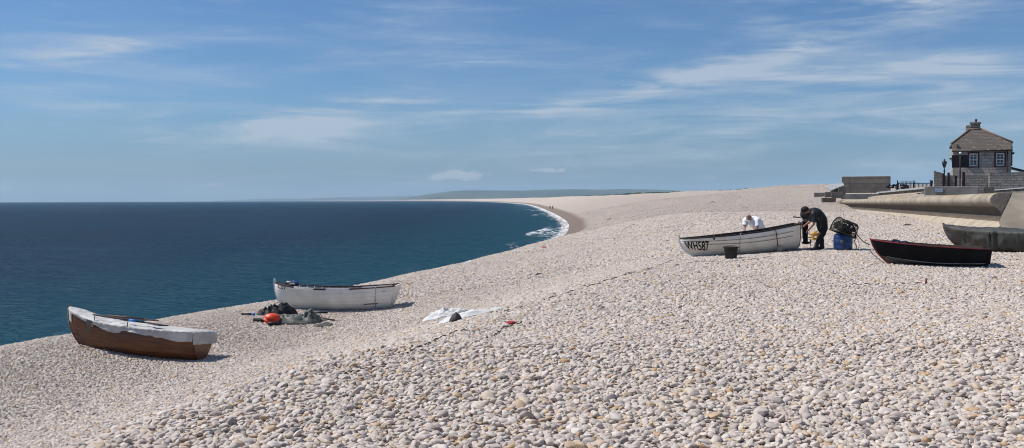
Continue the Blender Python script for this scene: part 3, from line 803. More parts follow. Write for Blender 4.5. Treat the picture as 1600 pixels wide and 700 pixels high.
def text_on_hull(hh, txt, t0, t1, q0, q1, m, root, name='registration_number', side=1, off=.006, bold=0.0, widths=None):
    """letters cut as a thin raised sheet that follows the planking"""
    cu = bpy.data.curves.new('letters', 'FONT'); cu.body = txt; cu.resolution_u = 3; cu.offset = bold
    tmp = bpy.data.objects.new('letters', cu); col.objects.link(tmp); bpy.context.view_layer.update()
    dg = bpy.context.evaluated_depsgraph_get(); me = tmp.evaluated_get(dg).to_mesh()
    bm = bmesh.new(); bm.from_mesh(me); tmp.evaluated_get(dg).to_mesh_clear()
    bmesh.ops.triangulate(bm, faces=bm.faces)
    bmesh.ops.subdivide_edges(bm, edges=[e for e in bm.edges if e.calc_length() > .12], cuts=2)
    bmesh.ops.triangulate(bm, faces=bm.faces)
    xs = [v.co.x for v in bm.verts]; ys = [v.co.y for v in bm.verts]
    x0, x1, y0, y1 = min(xs), max(xs), min(ys), max(ys)
    for v in bm.verts:
        fx = (v.co.x-x0)/(x1-x0); fy = (v.co.y-y0)/(y1-y0)
        v.co = hh.S(t0+(t1-t0)*fx, q0+(q1-q0)*fy, side, hh.lap*1.05+off)
    me2 = bpy.data.meshes.new(name); bm.to_mesh(me2); bm.free()
    bpy.data.objects.remove(tmp); bpy.data.curves.remove(cu)
    me2.materials.append(m); o = bpy.data.objects.new(name, me2); col.objects.link(o); o.parent = root
    solid(o, .003); return o
text_on_hull(h2, 'L57', .955, .875, .84, .96, M_black, wb, bold=.0)
# bundle in the bow of the white boat
Mw = world_of(wb)
b = MB()
bn = empty('kit_bag', (0,0,0), 0, 'blue kit bag with a yellow panel in the bow of the white boat', 'bag'); bn.matrix_world = Mw
rows = []
for i in range(13):
    a = math.pi*i/12; rows.append([Vector((h2.L*.83+.17*math.cos(math.pi*2*k/18)*math.sin(a), .06+.15*math.sin(math.pi*2*k/18)*math.sin(a), .77+.12*math.cos(a)+.03*fbm((i*.5, k*.6, 1)))) for k in range(19)])
b.grid(rows); b.build('bag_body', pm('faded_blue_cloth', (.045,.06,.20), (.025,.03,.10), .8, 6, bmp=.3), bn)
b = MB(); b.box((h2.L*.83, .19, .80), (.16, .03, .05)); b.build('yellow_panel', pm('yellow_panel', (.72,.62,.10), None, .6, 6), bn, .01)
b = MB(); b.tube([(h2.L*.885, .10, .86), (h2.L*.845, .14, .85)], .03, 8); wr_ = b.build('white_roll', M_canvas); wr_.matrix_world = Mw
tag(wr_, 'small white rolled cloth beside the blue kit bag in the white boat', 'cloth')
b = MB()
gp = G(598, 500)
lp = [Mw @ (h2.S(.12, 1, 1, .03)+Vector((0, .02, .03))), Mw @ h2.S(.12, .93, 1, .03), Mw @ h2.S(.115, .6, 1, .035), Mw @ h2.S(.11, .3, 1, .06)]
lp += [lp[-1].lerp(gp, .5)+Vector((0,0,-.05)), gp+Vector((0,0,.015)), gp+Vector((.25,-.25,.01))]
b.tube(lp, .013, 6); rp = b.build('mooring_rope', M_palerope); tag(rp, 'pale mooring rope hanging from the stern of the white clinker boat', 'rope')

# --- the working boat WH587
h3 = Hull(3.7, 1.40, [(0,.80),(.25,.70),(.5,.66),(.75,.645),(1,.66)], [(0,.05),(.2,0),(.8,0),(.93,.03),(1,.06)], foot=.42, tran=.72, planks=8, lap=.016, srake=.06, rake=.0, bowpow=.75)
bp, sp_ = G(1084, 402), G(1246, 391)
wh = seat_boat('fishing_boat', bp, sp_+Vector((0,0,.06)), h3, 'white fishing boat lettered WH587, propped upright on the shingle', sink=.04)
h3.L = (bp-sp_).length+.37; print('WH L', h3.L, bp, sp_)
h3.parts(wh, M_cream, M_darkwood, M_darkwood, M_whitetrim, M_darkwood, stemtop=.10)
text_on_hull(h3, 'WH587', .970, .765, .42, .86, M_black, wh, bold=.012)
M_strip = pm('worn_grey_brown_strip', (.26,.22,.17), (.15,.125,.10), .7, 8)
rail(h3, .06, .97, M_strip, wh, 'rubbing_strip', 1, .83, 0, (.012,.012), .016)
rail(h3, .06, .80, M_strip, wh, 'rubbing_strip', 1, .70, 0, (.012,.014), .016)
rail(h3, .02, .985, M_whitetrim, wh, 'white_strake', 1, .93, 0, (.012,.06), .010)
for t_, m_ in ((.50, M_palerope), (.20, M_darkrope)):
    b = MB(); b.tube([h3.S(t_, 1, 1, .03)+Vector((0,0,.03))]+[h3.S(t_+.004*j*(1 if t_ > .3 else -1), q, 1, .026) for j, q in enumerate((.95,.85,.7,.55,.4,.25))], .010, 6)
    b.build('lashing_rope', m_, wh)
b = MB(); p = h3.S(.72, 1, 1); b.tube([p, p+Vector((0,0,.12))], .012, 6); b.build('rowlock', M_metal, wh)
b = MB(); p = h3.S(.72, .93, 1, .02); b.ball(p, .03, 6); b.build('cleat', M_black, wh)
Mh = world_of(wh)
# wooden prop under the bilge
pt_ = Mh @ h3.S(.17, .42, 1, .05); gx_, gy_ = pt_.x-.03, pt_.y-.10
b = MB(); b.bar((gx_, gy_, h1(gx_, gy_)-.06), pt_+Vector((0, -.02, .05)), .15, .05, up=(0, 1, 0))
pr = b.build('wooden_prop', M_palewood, None, .006); tag(pr, 'pale wooden prop leaning under the stern quarter of the WH587 boat', 'prop')

# --- the black dinghy
h4 = Hull(2.7, 1.25, [(0,.43),(.3,.46),(.6,.50),(1,.60)], [(0,.02),(.2,0),(.75,0),(.92,.02),(1,.05)], foot=.22, tran=.86, planks=3, lap=.004, chine=True, rake=.075, srake=.03, bowpow=.8)
h4.kw = .010; bp = G(1377, 413); sp_ = G(1545, 420); sp_ = P(1540, 418, sp_.y+.55); sp_.z = h1(sp_.x, sp_.y)
dk = seat_boat('dinghy', bp, sp_, h4, 'small black dinghy with a red rail in front of the covered boat', sink=.02, cat='dinghy')
h4.L = (bp-sp_).length+.06; print('dk L', h4.L, bp, sp_)
h4.parts(dk, M_black, M_darkwood, M_red, M_red, M_black, thwarts=(.3,.65), gun=(.035,.020), m_bottom=pm('worn_grey_bottom_paint', (.16,.14,.12), (.05,.045,.04), .6, 2.0), zbot=1/3, ribs=False, stemtop=.03)
rail(h4, .03, .93, pm('scuffed_grey_edge', (.24,.24,.25), (.10,.10,.11), .6, 9), dk, 'chine_strip', 1, .34, 0, (.012,.018), .012)
Md = world_of(dk)
b = MB()
for i in range(26):
    t = random.uniform(.66, .90); hw = max(.02, h4.hb(t)-.16)
    b.ball((h4.L*t+.02*h4.L*smooth(.6,1,t), random.uniform(-hw, hw), h4.zs(t)-.06+random.uniform(-.05,.07)), (random.uniform(.05,.11), random.uniform(.05,.10), random.uniform(.03,.055)), 6)
nt_ = b.build('fishing_net', M_navy); nt_.matrix_world = Md; tag(nt_, 'dark navy heap of net in the bow of the black dinghy', 'net')

# --- the covered boat by the wall
h5 = Hull(4.0, 1.50, [(0,.62),(.3,.60),(.6,.62),(1,.73)], [(0,.02),(.2,0),(.8,0),(.93,.04),(1,.08)], foot=.38, tran=.8, planks=7, lap=.008, rake=.05)
bp, sp_ = G(1486, 389), G(1668, 397)
cvb = seat_boat('laid_up_boat', bp, sp_, h5, 'boat with a dark red stem, wrapped in olive tarpaulin by the sea wall', sink=.05)
h5.L = (bp-sp_).length+.05; print('covered L', h5.L, bp, sp_)
h5.parts(cvb, pm('dull_blue_grey_paint', (.20,.21,.23), (.12,.12,.13), .6, 4), M_darkwood, M_redbrown, M_redbrown, None, stemtop=.07)
rows = cover(h5, .0, .992, tab([(0,.60),(.25,.64),(.38,.60),(.42,.55),(.47,.60),(.6,.64),(.8,.66),(.9,.64),(.96,.60),(1,.58)]), tab([(0,.5),(1,.5)]), None, .045, nt=110, nq=16, wr=.022, seed=9,
             ridge=tab([(0,.08),(.18,.03),(.30,.01),(.45,.06),(.5,.085),(.56,.07),(.75,.02),(1,.01)]), flare=.02)
# folds: tight vertical gathers below the lashing point and a slack swag either side
for i, r_ in enumerate(rows):
    t = i/110*.992
    for j in range(16):
        f = j/15
        g = .09*math.exp(-((t-.515)/.016)**2)*(1-f*.5)+.09*math.exp(-((t-.468)/.016)**2)*(1-f*.5)+.04*math.sin((t-.5)*70+f*3.5)*math.exp(-((t-.42)/.16)**2)*(1-f*.8)+.045*math.sin(t*26+f*6)*(1-f)*min(1, f*3)+.05*math.sin(t*13-f*9)*f*(1-f)*2
        g += .028*math.sin(9*math.atan2(1-f+.05, (t-.49)*2.6))*min(1, abs(t-.49)*9)*(1-f)**.5+.03*max(0, fbm((t*11, f*2.2, 7), 1, 3))*(1-f*.5)
        if j > 11: g -= .035*(j-11)/4*(1 if j < 15 else .6)*math.exp(-((t-.25)/.2)**2)+.03*(j-11)/4*math.exp(-((t-.75)/.2)**2)
        r_[j] = r_[j]+Vector((0, max(g, -.012), 0))
cb = MB(); cb.grid(rows); o = cb.build('tarpaulin', M_tarp, None, fix=False); solid(o, .008); o.matrix_world = world_of(cvb)
tag(o, 'olive grey tarpaulin lashed over the boat by the sea wall', 'tarpaulin')
b = MB(); b.tube([h5.S(.492, q, 1, .085) for q in (1,.9,.75,.6,.45,.3,.15)], .012, 6); l_ = b.build('lashing_strap', M_black, o)
# ------------------------------------------------------------------ heaps of cloth, floats and ropes on the shingle
def heap(name, centre, L, Wd, hgt, rot, m, label, cat, seed=0, sharp=1.0, fr=3.2, n=64, m_=40, lean=0.0, thin=None):
    """a crumpled sheet: uneven outline, ridged folds, edges tucked on the stones"""
    from mathutils import noise as mn
    mb = MB(); rows = []; c = Vector(centre)
    for i in range(n+1):
        a = 2*math.pi*i/n; row = []
        e = 1+.22*mn.noise(Vector((math.cos(a)*1.6+seed, math.sin(a)*1.6, seed*.7)))+.10*mn.noise(Vector((math.cos(a)*5+seed, math.sin(a)*5, 2)))
        for j in range(m_+1):
            r = j/m_; x = math.cos(a)*L/2*r*e; y = math.sin(a)*Wd/2*r*e
            q = Vector((x*fr*.8+seed*3.1, y*fr*1.15, seed)); wv = Vector((mn.noise(q*.7+Vector((5,0,0))), mn.noise(q*.7+Vector((0,9,0))), 0))*.8
            rd = (1-abs(mn.noise(q+wv)))**1.5*.62+(1-abs(mn.noise(q*2.2+wv*1.5)))**2*.26+.12*mn.noise(q*5)
            rd = max(0, (rd-.35))*1.6*sharp
            env = max(0, 1-r**3)**.75
            tl = thin(x/(L/2)) if thin else 1.0
            z = hgt*.80*tl*env*(.22+.62*rd+.35*mn.noise(Vector((x*1.7+seed, y*1.7, 3)))+lean*x/L)+.02*(1-r)
            x += .05*mn.noise(q*1.3+Vector((0,0,4)))*env; y += .06*mn.noise(q*1.3+Vector((0,0,8)))*env
            p = Vector((x, y)); p = Matrix.Rotation(rot, 2) @ p
            gx, gy = c.x+p.x, c.y+p.y
            row.append((gx, gy, z))
        rows.append(row)
    flat = [q for r in rows for q in r]
    hz_ = H([q[0] for q in flat], [q[1] for q in flat])
    k = 0; out = []
    for r in rows:
        rr = []
        for q in r: rr.append((q[0], q[1], float(hz_[k])+max(q[2], -.005)+.018)); k += 1
        out.append(rr)
    mb.grid(out); o = mb.build(name, m, weld=True); solid(o, .008)
    return tag(o, label, cat)
c0 = G(456, 503)
heap('oilskin', c0, 1.75, .85, .30, -.06, M_tarplite, 'grey green oilskins lying crumpled in front of the white clinker boat', 'oilskins', 3, 1.15, 2.6)
heap('oilskin_hood', G(486, 504), .58, .5, .66, .2, M_tarplite, 'humped grey green bundle at the right end of the crumpled oilskins', 'bundle', 8, .9, 3.6, 40, 26)
heap('wetsuit', G(430, 491), 1.15, .5, .42, .15, pm('black_neoprene', (.022,.022,.024), (.010,.010,.011), .6, 4, bmp=.3), 'black heap of clothing behind the orange float', 'clothing', 5, 1.3, 3.4)
heap('oilskin_trousers', G(506, 510), .60, .22, .12, -.1, M_tarp, 'dark folded trousers at the foot of the oilskin heap', 'clothing', 15, 1.3, 5, 40, 22)
# orange float, half slack, with a crease
g = G(424, 507); mb = MB(); rows = []
for i in range(25):
    t = math.pi*i/24; row = []
    for k in range(41):
        a = 2*math.pi*k/40; d = Vector((math.sin(t)*math.cos(a), math.sin(t)*math.sin(a), math.cos(t)))
        cr = 1-.34*math.exp(-((d.z+.22-.55*d.x*d.x)/.13)**2)*max(0, -d.y+.25)-.10*max(0, d.z)**2
        row.append(Vector((g.x+.235*d.x*cr, g.y+.08+.18*d.y*cr, g.z+.155+.17*d.z*cr)))
    rows.append(row)
mb.grid(rows); o = mb.build('float', M_orange); tag(o, 'orange slack plastic float lying against the oilskins', 'float')
for (u, v, sx, sy, sz, rz) in ((428, 509, .13,.07,.06,.3), (404, 503, .12,.07,.07,-.4)):
    g = G(u, v); o = empty('boot', g, rz, 'black rubber boot lying %s' % ('in front of the orange float' if u > 410 else 'at the left end of the heap, by the blue tipped bar'), 'boot', 'boots by the oilskins')
    b = MB(); b.tube([(-sx*1.2,0,.05),(-.02,0,.055),(sx*.8,0,.045),(sx*1.3,0,.035)], [.062,.06,.05,.028], 10); b.build('boot_upper', M_rubber, o)
    b = MB(); b.box((.03, 0, .012), (sx*2.3, .09, .02)); b.build('sole', M_black, o, .006)
def stick(name, pts, r, m, label, cat, group=None, n=7):
    b = MB(); b.tube(pts, r, n); return tag(b.build(name, m), label, cat, group)
up = Vector((0, 0, 1))
a_, b_ = G(377, 493)+up*.05, G(398, 494)+up*.06
o = empty('boat_hook', (0,0,0), 0, 'black bar with a bright blue tip beside the oilskin heap', 'bar')
q = MB(); q.tube([a_, a_.lerp(b_, .8)], .028, 8); q.build('bar_shaft', M_rubber, o)
q = MB(); q.tube([a_.lerp(b_, .8), b_], .034, 8); q.build('blue_tip', M_bluetape, o)
stick('wooden_pole', [G(492, 499)+up*.10, G(508, 501)+up*.06, G(523, 502)+up*.03], [.022,.024,.020], M_brown, 'brown wooden pole sticking out of the oilskin heap', 'pole')
stick('dark_pole', [G(488, 492)+up*.06, G(512, 491)+up*.05], .022, M_rubber, 'short dark pole on the stones behind the oilskin heap', 'pole')

# white sheet with a dark sack
M_sheet = pm('white_sail_cloth', (.66,.65,.63), (.50,.49,.47), .8, 3, bmp=.3, bdist=.02, spec=.15)
g = G(693, 496)
heap('sail_cloth', g, .98, .62, .27, -.05, M_sheet, 'white crumpled sail cloth heaped on the stones beside a dark sack', 'cloth', 11, 1.35, 4.2, 72, 44)
heap('sail_cloth_end', G(737, 495), 1.10, .30, .14, .16, M_sheet, 'flat trailing end of white cloth running off to the right of the dark sack', 'cloth', 21, .9, 3.4, 56, 30)
heap('sack', G(711, 503), .20, .18, .36, 0, pm('dark_grey_sack', (.075,.070,.068), (.045,.042,.04), .8, 5, bmp=.3), 'small dark grey sack in front of the white crumpled cloth', 'sack', 31, .5, 3, 32, 16)
# ropes
def rope(pix, r, m, label, sub=14, lift=.0, wob=.02):
    pts = [G(u, v) for u, v in pix]; out = []
    for i in range(len(pts)-1):
        p0, p1, p2, p3 = pts[max(i-1,0)], pts[i], pts[i+1], pts[min(i+2, len(pts)-1)]
        for k in range(sub):
            t = k/sub
            p = .5*((2*p1)+(p2-p0)*t+(2*p0-5*p1+4*p2-p3)*t*t+(3*p1-p0-3*p2+p3)*t**3)
            n_ = fbm((p.x*1.3, p.y*1.3, 4), 1, 3)*wob*3
            p = Vector((p.x+n_, p.y-n_, 0)); out.append(p)
    zz = H([p.x for p in out], [p.y for p in out])
    out = [Vector((p.x, p.y, float(z)+.021+lift+.010*math.sin(i*1.1))) for i, (p, z) in enumerate(zip(out, zz))]
    b = MB(); b.tube(out, r, 6); return tag(b.build('rope', m), label, 'rope')
rope([(764,491),(790,487),(850,470),(930,446),(1000,424),(1066,404)], .0075, M_darkrope, 'long thin dark rope running from the white cloth up to the WH587 boat')
rope([(636,556),(655,545),(690,530),(715,520),(743,519)], .0075, M_darkrope, 'dark rope lying over the stones below the red rag')
rope([(757,530),(772,524),(790,515),(812,505)], .0075, M_darkrope, 'short dark rope ending beside the red rag')
rope([(910,450),(990,428),(1075,412),(1150,409),(1210,402)], .0075, M_darkrope, 'thin dark rope lying in front of the WH587 boat')
rope([(540,588),(566,580),(604,571)], .0075, M_darkrope, 'short bit of dark rope on the stones in the lower middle')
rope([(1553,405),(1580,407),(1612,408)], .0075, M_darkrope, 'dark rope trailing right of the black dinghy')
rope([(1330,446),(1380,445),(1446,444)], .008, M_darkrope, 'thin line pegged to the stones in front of the black dinghy')
heap('rag', G(797, 508), .17, .07, .05, .2, pm('red_rag_cloth', (.42,.03,.035), None, .8, 6), 'small red rag on the stones near the middle of the beach', 'rag', 2, 1, 8, 24, 12)
g = G(1447, 446); stick('wooden_peg', [g-up*.05, g+up*.13], [.022,.02], M_redbrown, 'short brown peg stuck upright in the stones before the black dinghy', 'peg')
heap('red_litter', G(851, 387.5), .40, .2, .14, .2, pm('red_plastic', (.40,.03,.03), None, .6, 6), 'tiny red scrap by the curving waterline', 'litter', 6, 1, 4, 24, 12)
heap('white_litter', G(732, 412), .42, .25, .18, 0, M_sheet, 'tiny white scrap on the edge of the shingle above the water', 'litter', 7, 1, 5, 24, 12)
for i, (u, v, s_, lb) in enumerate(((1113,316,.9,'dark lump of weed high on the pale far beach'), (842,430,.30,'small dark lump on the stones left of the WH587 boat'), (1418,353,.55,'dark clump lying between the lobster pot and the sea wall'), (952,343,.9,'dark scrap out on the middle of the beach'))):
    heap('weed_clump', G(u, v), s_, s_*.5, s_*.22, 0, pm('dried_weed', (.055,.04,.03), (.03,.022,.018), .9, 6), lb, 'weed', 40+i, 1.2, 4, 24, 12)

# ------------------------------------------------------------------ bucket, barrel and pot
g = G(1142, 405); o = empty('bucket', g-up*.02, .3, 'dark grey plastic bucket standing in front of the WH587 boat', 'bucket')
b = MB(); b.lathe([(.0,0),(.145,0),(.150,.012),(.195,.33),(.205,.33),(.205,.36),(.190,.36),(.185,.33),(.140,.02),(0,.02)], 28); b.build('bucket_body', M_bucket, o)
b = MB(); b.lathe([(.200,.335),(.217,.338),(.217,.365),(.192,.368),(.192,.34),(.200,.335)], 28); b.build('rim', M_rubber, o)
b = MB(); b.tube([(.205*math.cos(a), .205*math.sin(a)*.5-.12*math.sin(a), .35+.05*math.sin(a)) for a in [math.pi*k/16 for k in range(17)]], .006, 5); b.build('handle', M_metal, o)
g = G(1317, 391.5); o = empty('barrel', g-up*.03, 0, 'blue plastic drum with a lobster pot on top of it', 'barrel')
b = MB(); b.lathe([(0,0),(.20,0),(.24,.03),(.262,.10),(.270,.17),(.262,.18),(.270,.20),(.272,.36),(.264,.37),(.270,.39),(.258,.47),(.235,.51),(.20,.53),(.0,.53)], 30); b.build('drum', M_blue, o)
b = MB(); b.tube([(-.12+.035*math.cos(a), -.268, .30+.035*math.sin(a)) for a in [2*math.pi*k/12 for k in range(13)]], .008, 6); b.build('handle', pm('faded_yellow_plastic', (.40,.32,.10), None, .6, 6), o)
pot = empty('lobster_pot', g+Vector((-.03,-.02,.50)), 0, 'dark netted lobster pot tilted on top of the blue drum', 'lobster pot')
pot.rotation_euler = (.10, .36, .35)
A_, B_, hh_ = .60, .50, .42
b = MB()
for sx in (-1, 1): b.bar((sx*A_/2, -B_/2, 0), (sx*A_/2, B_/2, 0), .035)
for sy in (-1, -.33, .33, 1): b.bar((-A_/2, sy*B_/2*.98, .002), (A_/2, sy*B_/2*.98, .002), .03)
b.build('base_frame', M_darkwood, pot)
arch = lambda x, k, s_=1.0: (x, -math.cos(math.pi*k)*B_/2*s_, math.sin(math.pi*k)**.7*hh_*s_)
for x in (-A_/2+.02, 0, A_/2-.02):
    b = MB(); b.tube([arch(x, k/16) for k in range(17)], .016, 7); b.build('hoop', M_rubber, pot)
b = MB()
for i in range(-8, 9):
    for s_ in (1, -1):
        pts = []
        for k in range(17):
            x = i*A_/8+s_*(k/16-.5)*A_
            if -A_/2 <= x <= A_/2: pts.append(arch(x, k/16, .985))
        if len(pts) > 1: b.tube(pts, .0065, 4)
for sx in (-1, 1):
    for k in range(1, 12): b.tube([(sx*(A_/2-.02), -math.cos(math.pi*k/12)*B_/2, 0), (sx*(A_/2-.02), -math.cos(math.pi*k/12)*B_/2, math.sin(math.pi*k/12)**.7*hh_)], .006, 4)
    for k in range(1, 7): b.tube([(sx*(A_/2-.02), -B_/2*math.sqrt(max(0,1-(k/7)**2)), hh_*k/7), (sx*(A_/2-.02), B_/2*math.sqrt(max(0,1-(k/7)**2)), hh_*k/7)], .006, 4)
for i in range(26):
    x0, k0 = random.uniform(-.3,.3), random.uniform(.15,.85); pts = [arch(max(-.32, min(.32, x0+.05*math.sin(t_*1.3+i)+.02*t_)), min(.97, max(.03, k0+.03*t_*(1 if i % 2 else -1))), 1.01) for t_ in range(8)]
    b.tube(pts, random.uniform(.008, .016), 5)
b.build('netting', pm('black_green_net', (.020,.022,.018), (.045,.045,.035), .8, 12), pot)
b = MB()
for i in range(40): b.ball((random.uniform(-.24,.24), random.uniform(-.17,.17), random.uniform(.05,.28)), (random.uniform(.05,.11), random.uniform(.05,.09), random.uniform(.04,.07)), 6)
b.build('bait', pm('pot_bait_rope', (.055,.05,.042), (.016,.015,.014), .9, 6), pot)
Mp = world_of(pot)
tl = Mp @ Vector((A_/2, 0, .2)); bwt = Md @ h4.S(1, 1, 1)
def sag(a, b, s, n=14): return [a.lerp(b, i/n)+up*(-s*math.sin(math.pi*i/n)) for i in range(n+1)]
stick('rope', sag(Mp @ Vector((.1,-.1,.38)), tl+Vector((.08,0,-.02)), -.03)+sag(tl+Vector((.09,0,-.04)), bwt+Vector((-.04,0,-.12)), .06)[1:], .014, M_darkrope, 'slack rope from the lobster pot to the bow of the black dinghy', 'rope')
b = MB()
for k in range(4):
    x0 = tl+Vector((.02+.03*k, -.05+.02*k, -.02)); pts = [x0+Vector((.05*math.sin(i*.5+k)+.07*math.sin(math.pi*i/14)*(1 if k % 2 else .2), .04*math.cos(i*.7+k*2), -.62*i/14)) for i in range(15)]
    b.tube(pts, .008, 5)
tag(b.build('rope_coil', M_rope), 'loops of loose rope hanging down beside the blue drum', 'rope')

# ------------------------------------------------------------------ outboard motor on the transom of WH587
st = Mh @ h3.S(0, 1, 1); sb = Mh @ h3.S(0, 1, -1); tc_ = (st+sb)/2
ax = (Mh.to_3x3() @ Vector((-1, 0, 0))).normalized()
ob = empty('outboard_motor', tc_+ax*.09, math.atan2(ax.y, ax.x), 'black outboard motor hung on the stern of the WH587 boat', 'outboard motor')
b = MB(); rows = []
for i in range(15):
    t = math.pi*i/14; row = []
    for k in range(25):
        a = 2*math.pi*k/24; d = Vector((math.sin(t)*math.cos(a), math.sin(t)*math.sin(a), math.cos(t)))
        d = Vector([math.copysign(abs(q)**.75, q) for q in d]); row.append(Vector((.17+.17*d.x, .125*d.y, .27+.145*d.z)))
    rows.append(row)
b.grid(rows); b.build('cowling', pm('grey_black_cowling', (.035,.037,.042), (.020,.021,.025), .38, 3, spec=.5), ob)
b = MB(); b.box((.17, 0, .11), (.22, .16, .05)); b.box((.17, 0, .07), (.16, .13, .06)); b.build('powerhead_base', M_metal, ob, .01)
b = MB(); b.box((.15, 0, -.19), (.15, .10, .50), None, 0, 1.1); b.box((.16, 0, -.50), (.14, .05, .26)); b.box((.20, 0, -.44), (.30, .17, .016)); b.build('leg', M_rubber, ob, .012)
b = MB(); b.tube([(.05,0,-.60),(.12,0,-.60),(.24,0,-.60),(.30,0,-.60)], [.02,.045,.042,.02], 10); b.build('gearcase', M_rubber, ob)
b = MB()
for k in range(3):
    a = 2*math.pi*k/3; b.box((.31, .06*math.cos(a), -.60+.06*math.sin(a)), (.012, .10, .06), Matrix.Rotation(a, 3, 'X') @ Matrix.Rotation(.5, 3, 'Y'))
b.build('propeller', M_metal, ob)
b = MB()
for sy in (-.07, .07): b.box((.0, sy, -.02), (.10, .025, .10)); b.tube([(-.07, sy, -.06), (-.02, sy, -.06)], .012, 6)
b.box((-.03, 0, .035), (.05, .16, .03)); b.build('clamp_bracket', M_metal, ob, .004)
b = MB(); b.tube([(.02,.03,.17),(-.10,.05,.18),(-.20,.06,.19)], [.016,.018,.022], 8); b.build('tiller', M_rubber, ob)
b = MB(); b.box((.02, .10, -.16), (.05, .05, .16)); b.build('fuel_hose_bulb', M_bluetape, ob, .012)
stick('rope', sag(Mh @ h3.S(.01, 1, 1, .03)+up*.04, G(1281, 383)+up*.10, .05), .012, M_palerope, 'pale rope running down from the stern of the WH587 boat', 'rope')

# ------------------------------------------------------------------ people
def skin(name, J, edges, root, m, parent=None, sub=2, flat=None):
    bm = bmesh.new(); ly = bm.verts.layers.skin.verify(); V = {}
    for k, (p, r) in J.items():
        if not any(k in e for e in edges): continue
        v = bm.verts.new(p); V[k] = v
        v[ly].radius = r if isinstance(r, tuple) else (r, r); v[ly].use_root = (k == root)
    for a, b in edges: bm.edges.new((V[a], V[b]))
    me = bpy.data.meshes.new(name); bm.to_mesh(me); bm.free(); me.materials.append(m)
    o = bpy.data.objects.new(name, me); col.objects.link(o)
    if parent: o.parent = parent
    s = o.modifiers.new('skin', 'SKIN'); s.use_smooth_shade = True; s.branch_smoothing = .3
    d = o.modifiers.new('sub', 'SUBSURF'); d.levels = sub; d.render_levels = sub
    return o
M_skin = pm('weathered_skin', (.40,.205,.14), (.33,.15,.10), .55, 9, spec=.3)
M_hairdark = pm('dark_hair', (.022,.015,.011), None, .7, 30)
M_hairgrey = pm('grey_hair', (.22,.20,.18), None, .8, 30)
M_tee = pm('white_cotton_shirt', (.78,.79,.80), (.70,.71,.73), .9, 4, bmp=.2, spec=.1)
M_trous = pm('dark_trousers', (.020,.021,.026), (.011,.012,.016), .8, 5, bmp=.2)
M_wetjkt = pm('black_jacket', (.016,.016,.018), (.009,.009,.010), .55, 5, bmp=.25, spec=.4)
def body_of(name, root, Pj, face, bulk=1.0):
    """one continuous body from named joints (world positions relative to root)"""
    J, E = {}, []
    R_ = dict(pel=.115, spi=.11, che=.125, nec=.055, hea=.078, cro=.085)
    f = Vector(face).normalized(); hup = (Pj['cro']-Pj['hea']).normalized(); sd_ = f.cross(hup).normalized()
    for k in ('pel','spi','che','nec','hea','cro'): J[k] = (Pj[k], R_[k])
    J['tip'] = (Pj['cro']+hup*.055, .055)
    if bulk != 1:
        for k in ('pel','spi','che'): J[k] = (J[k][0], J[k][1]*bulk)
    J['chin'] = (Pj['hea']+f*.045-hup*.035, .045); J['nose'] = (Pj['hea']+f*.105+hup*.03, .014)
    J['brow'] = (Pj['hea']+f*.05+hup*.045, .055)
    E += [('pel','spi'),('spi','che'),('che','nec'),('nec','hea'),('hea','cro'),('cro','tip'),('hea','chin'),('hea','brow'),('brow','nose')]
    for s_ in 'lr':
        sg = 1 if s_ == 'l' else -1
        J['ear'+s_] = (Pj['hea']+sd_*(-.082*sg)+hup*.02-f*.01, .020); E.append(('hea','ear'+s_))
        for k, r in (('sho',.062),('elb',.042),('wri',.030),('hip',.095),('kne',.062),('ank',.042)): J[k+s_] = (Pj[k+s_], r)
        hand = (Pj['wri'+s_]-Pj['elb'+s_]).normalized(); J['pal'+s_] = (Pj['wri'+s_]+hand*.065, (.040,.018))
        J['toe'+s_] = (Pj['toe'+s_], .034)
        E += [('che','sho'+s_),('sho'+s_,'elb'+s_),('elb'+s_,'wri'+s_),('wri'+s_,'pal'+s_),('pel','hip'+s_),('hip'+s_,'kne'+s_),('kne'+s_,'ank'+s_),('ank'+s_,'toe'+s_)]
        side = hand.cross(Vector((0,0,1))); side = side.normalized() if side.length > .1 else Vector((1,0,0))
        bend = side.cross(hand).normalized()
        for q in range(4):
            base = J['pal'+s_][0]+side*(.030*(q-1.5)/1.5)+hand*.03; ln = (.062,.072,.068,.052)[q]
            J['f%d%s' % (q, s_)] = (base+hand*ln*.55, .010); J['g%d%s' % (q, s_)] = (base+hand*ln*.95-bend*.022, .008)
            E += [('pal'+s_, 'f%d%s' % (q, s_)), ('f%d%s' % (q, s_), 'g%d%s' % (q, s_))]
        J['t'+s_] = (J['pal'+s_][0]+side*.055+hand*.005, .011); J['u'+s_] = (J['pal'+s_][0]+side*.062+hand*.04, .009)
        E += [('pal'+s_,'t'+s_),('t'+s_,'u'+s_)]
    skin('body', J, E, 'pel', M_skin, root)
    for sg in (1, -1):
        b = MB(); b.ball(Pj['hea']+f*.085+hup*.045+sd_*.032*sg, .012, 6); b.build('eye', pm('eye_dark', (.03,.02,.015), None, .3, 4), root)
    b = MB(); b.ball(Pj['hea']+f*.083-hup*.032, (.022,.022,.008), 6); b.build('mouth', pm('lips', (.30,.11,.09), None, .5, 6), root)
    return J
def spline(pts, rad, sub=5):
    out, rr = [], []
    for i in range(len(pts)-1):
        p0, p1, p2, p3 = pts[max(i-1,0)], pts[i], pts[i+1], pts[min(i+2, len(pts)-1)]
        for k in range(sub):
            t = k/sub; out.append(.5*((2*p1)+(p2-p0)*t+(2*p0-5*p1+4*p2-p3)*t*t+(3*p1-p0-3*p2+p3)*t**3)); rr.append(rad[i]*(1-t)+rad[i+1]*t)
    out.append(pts[-1]); rr.append(rad[-1]); return out, rr
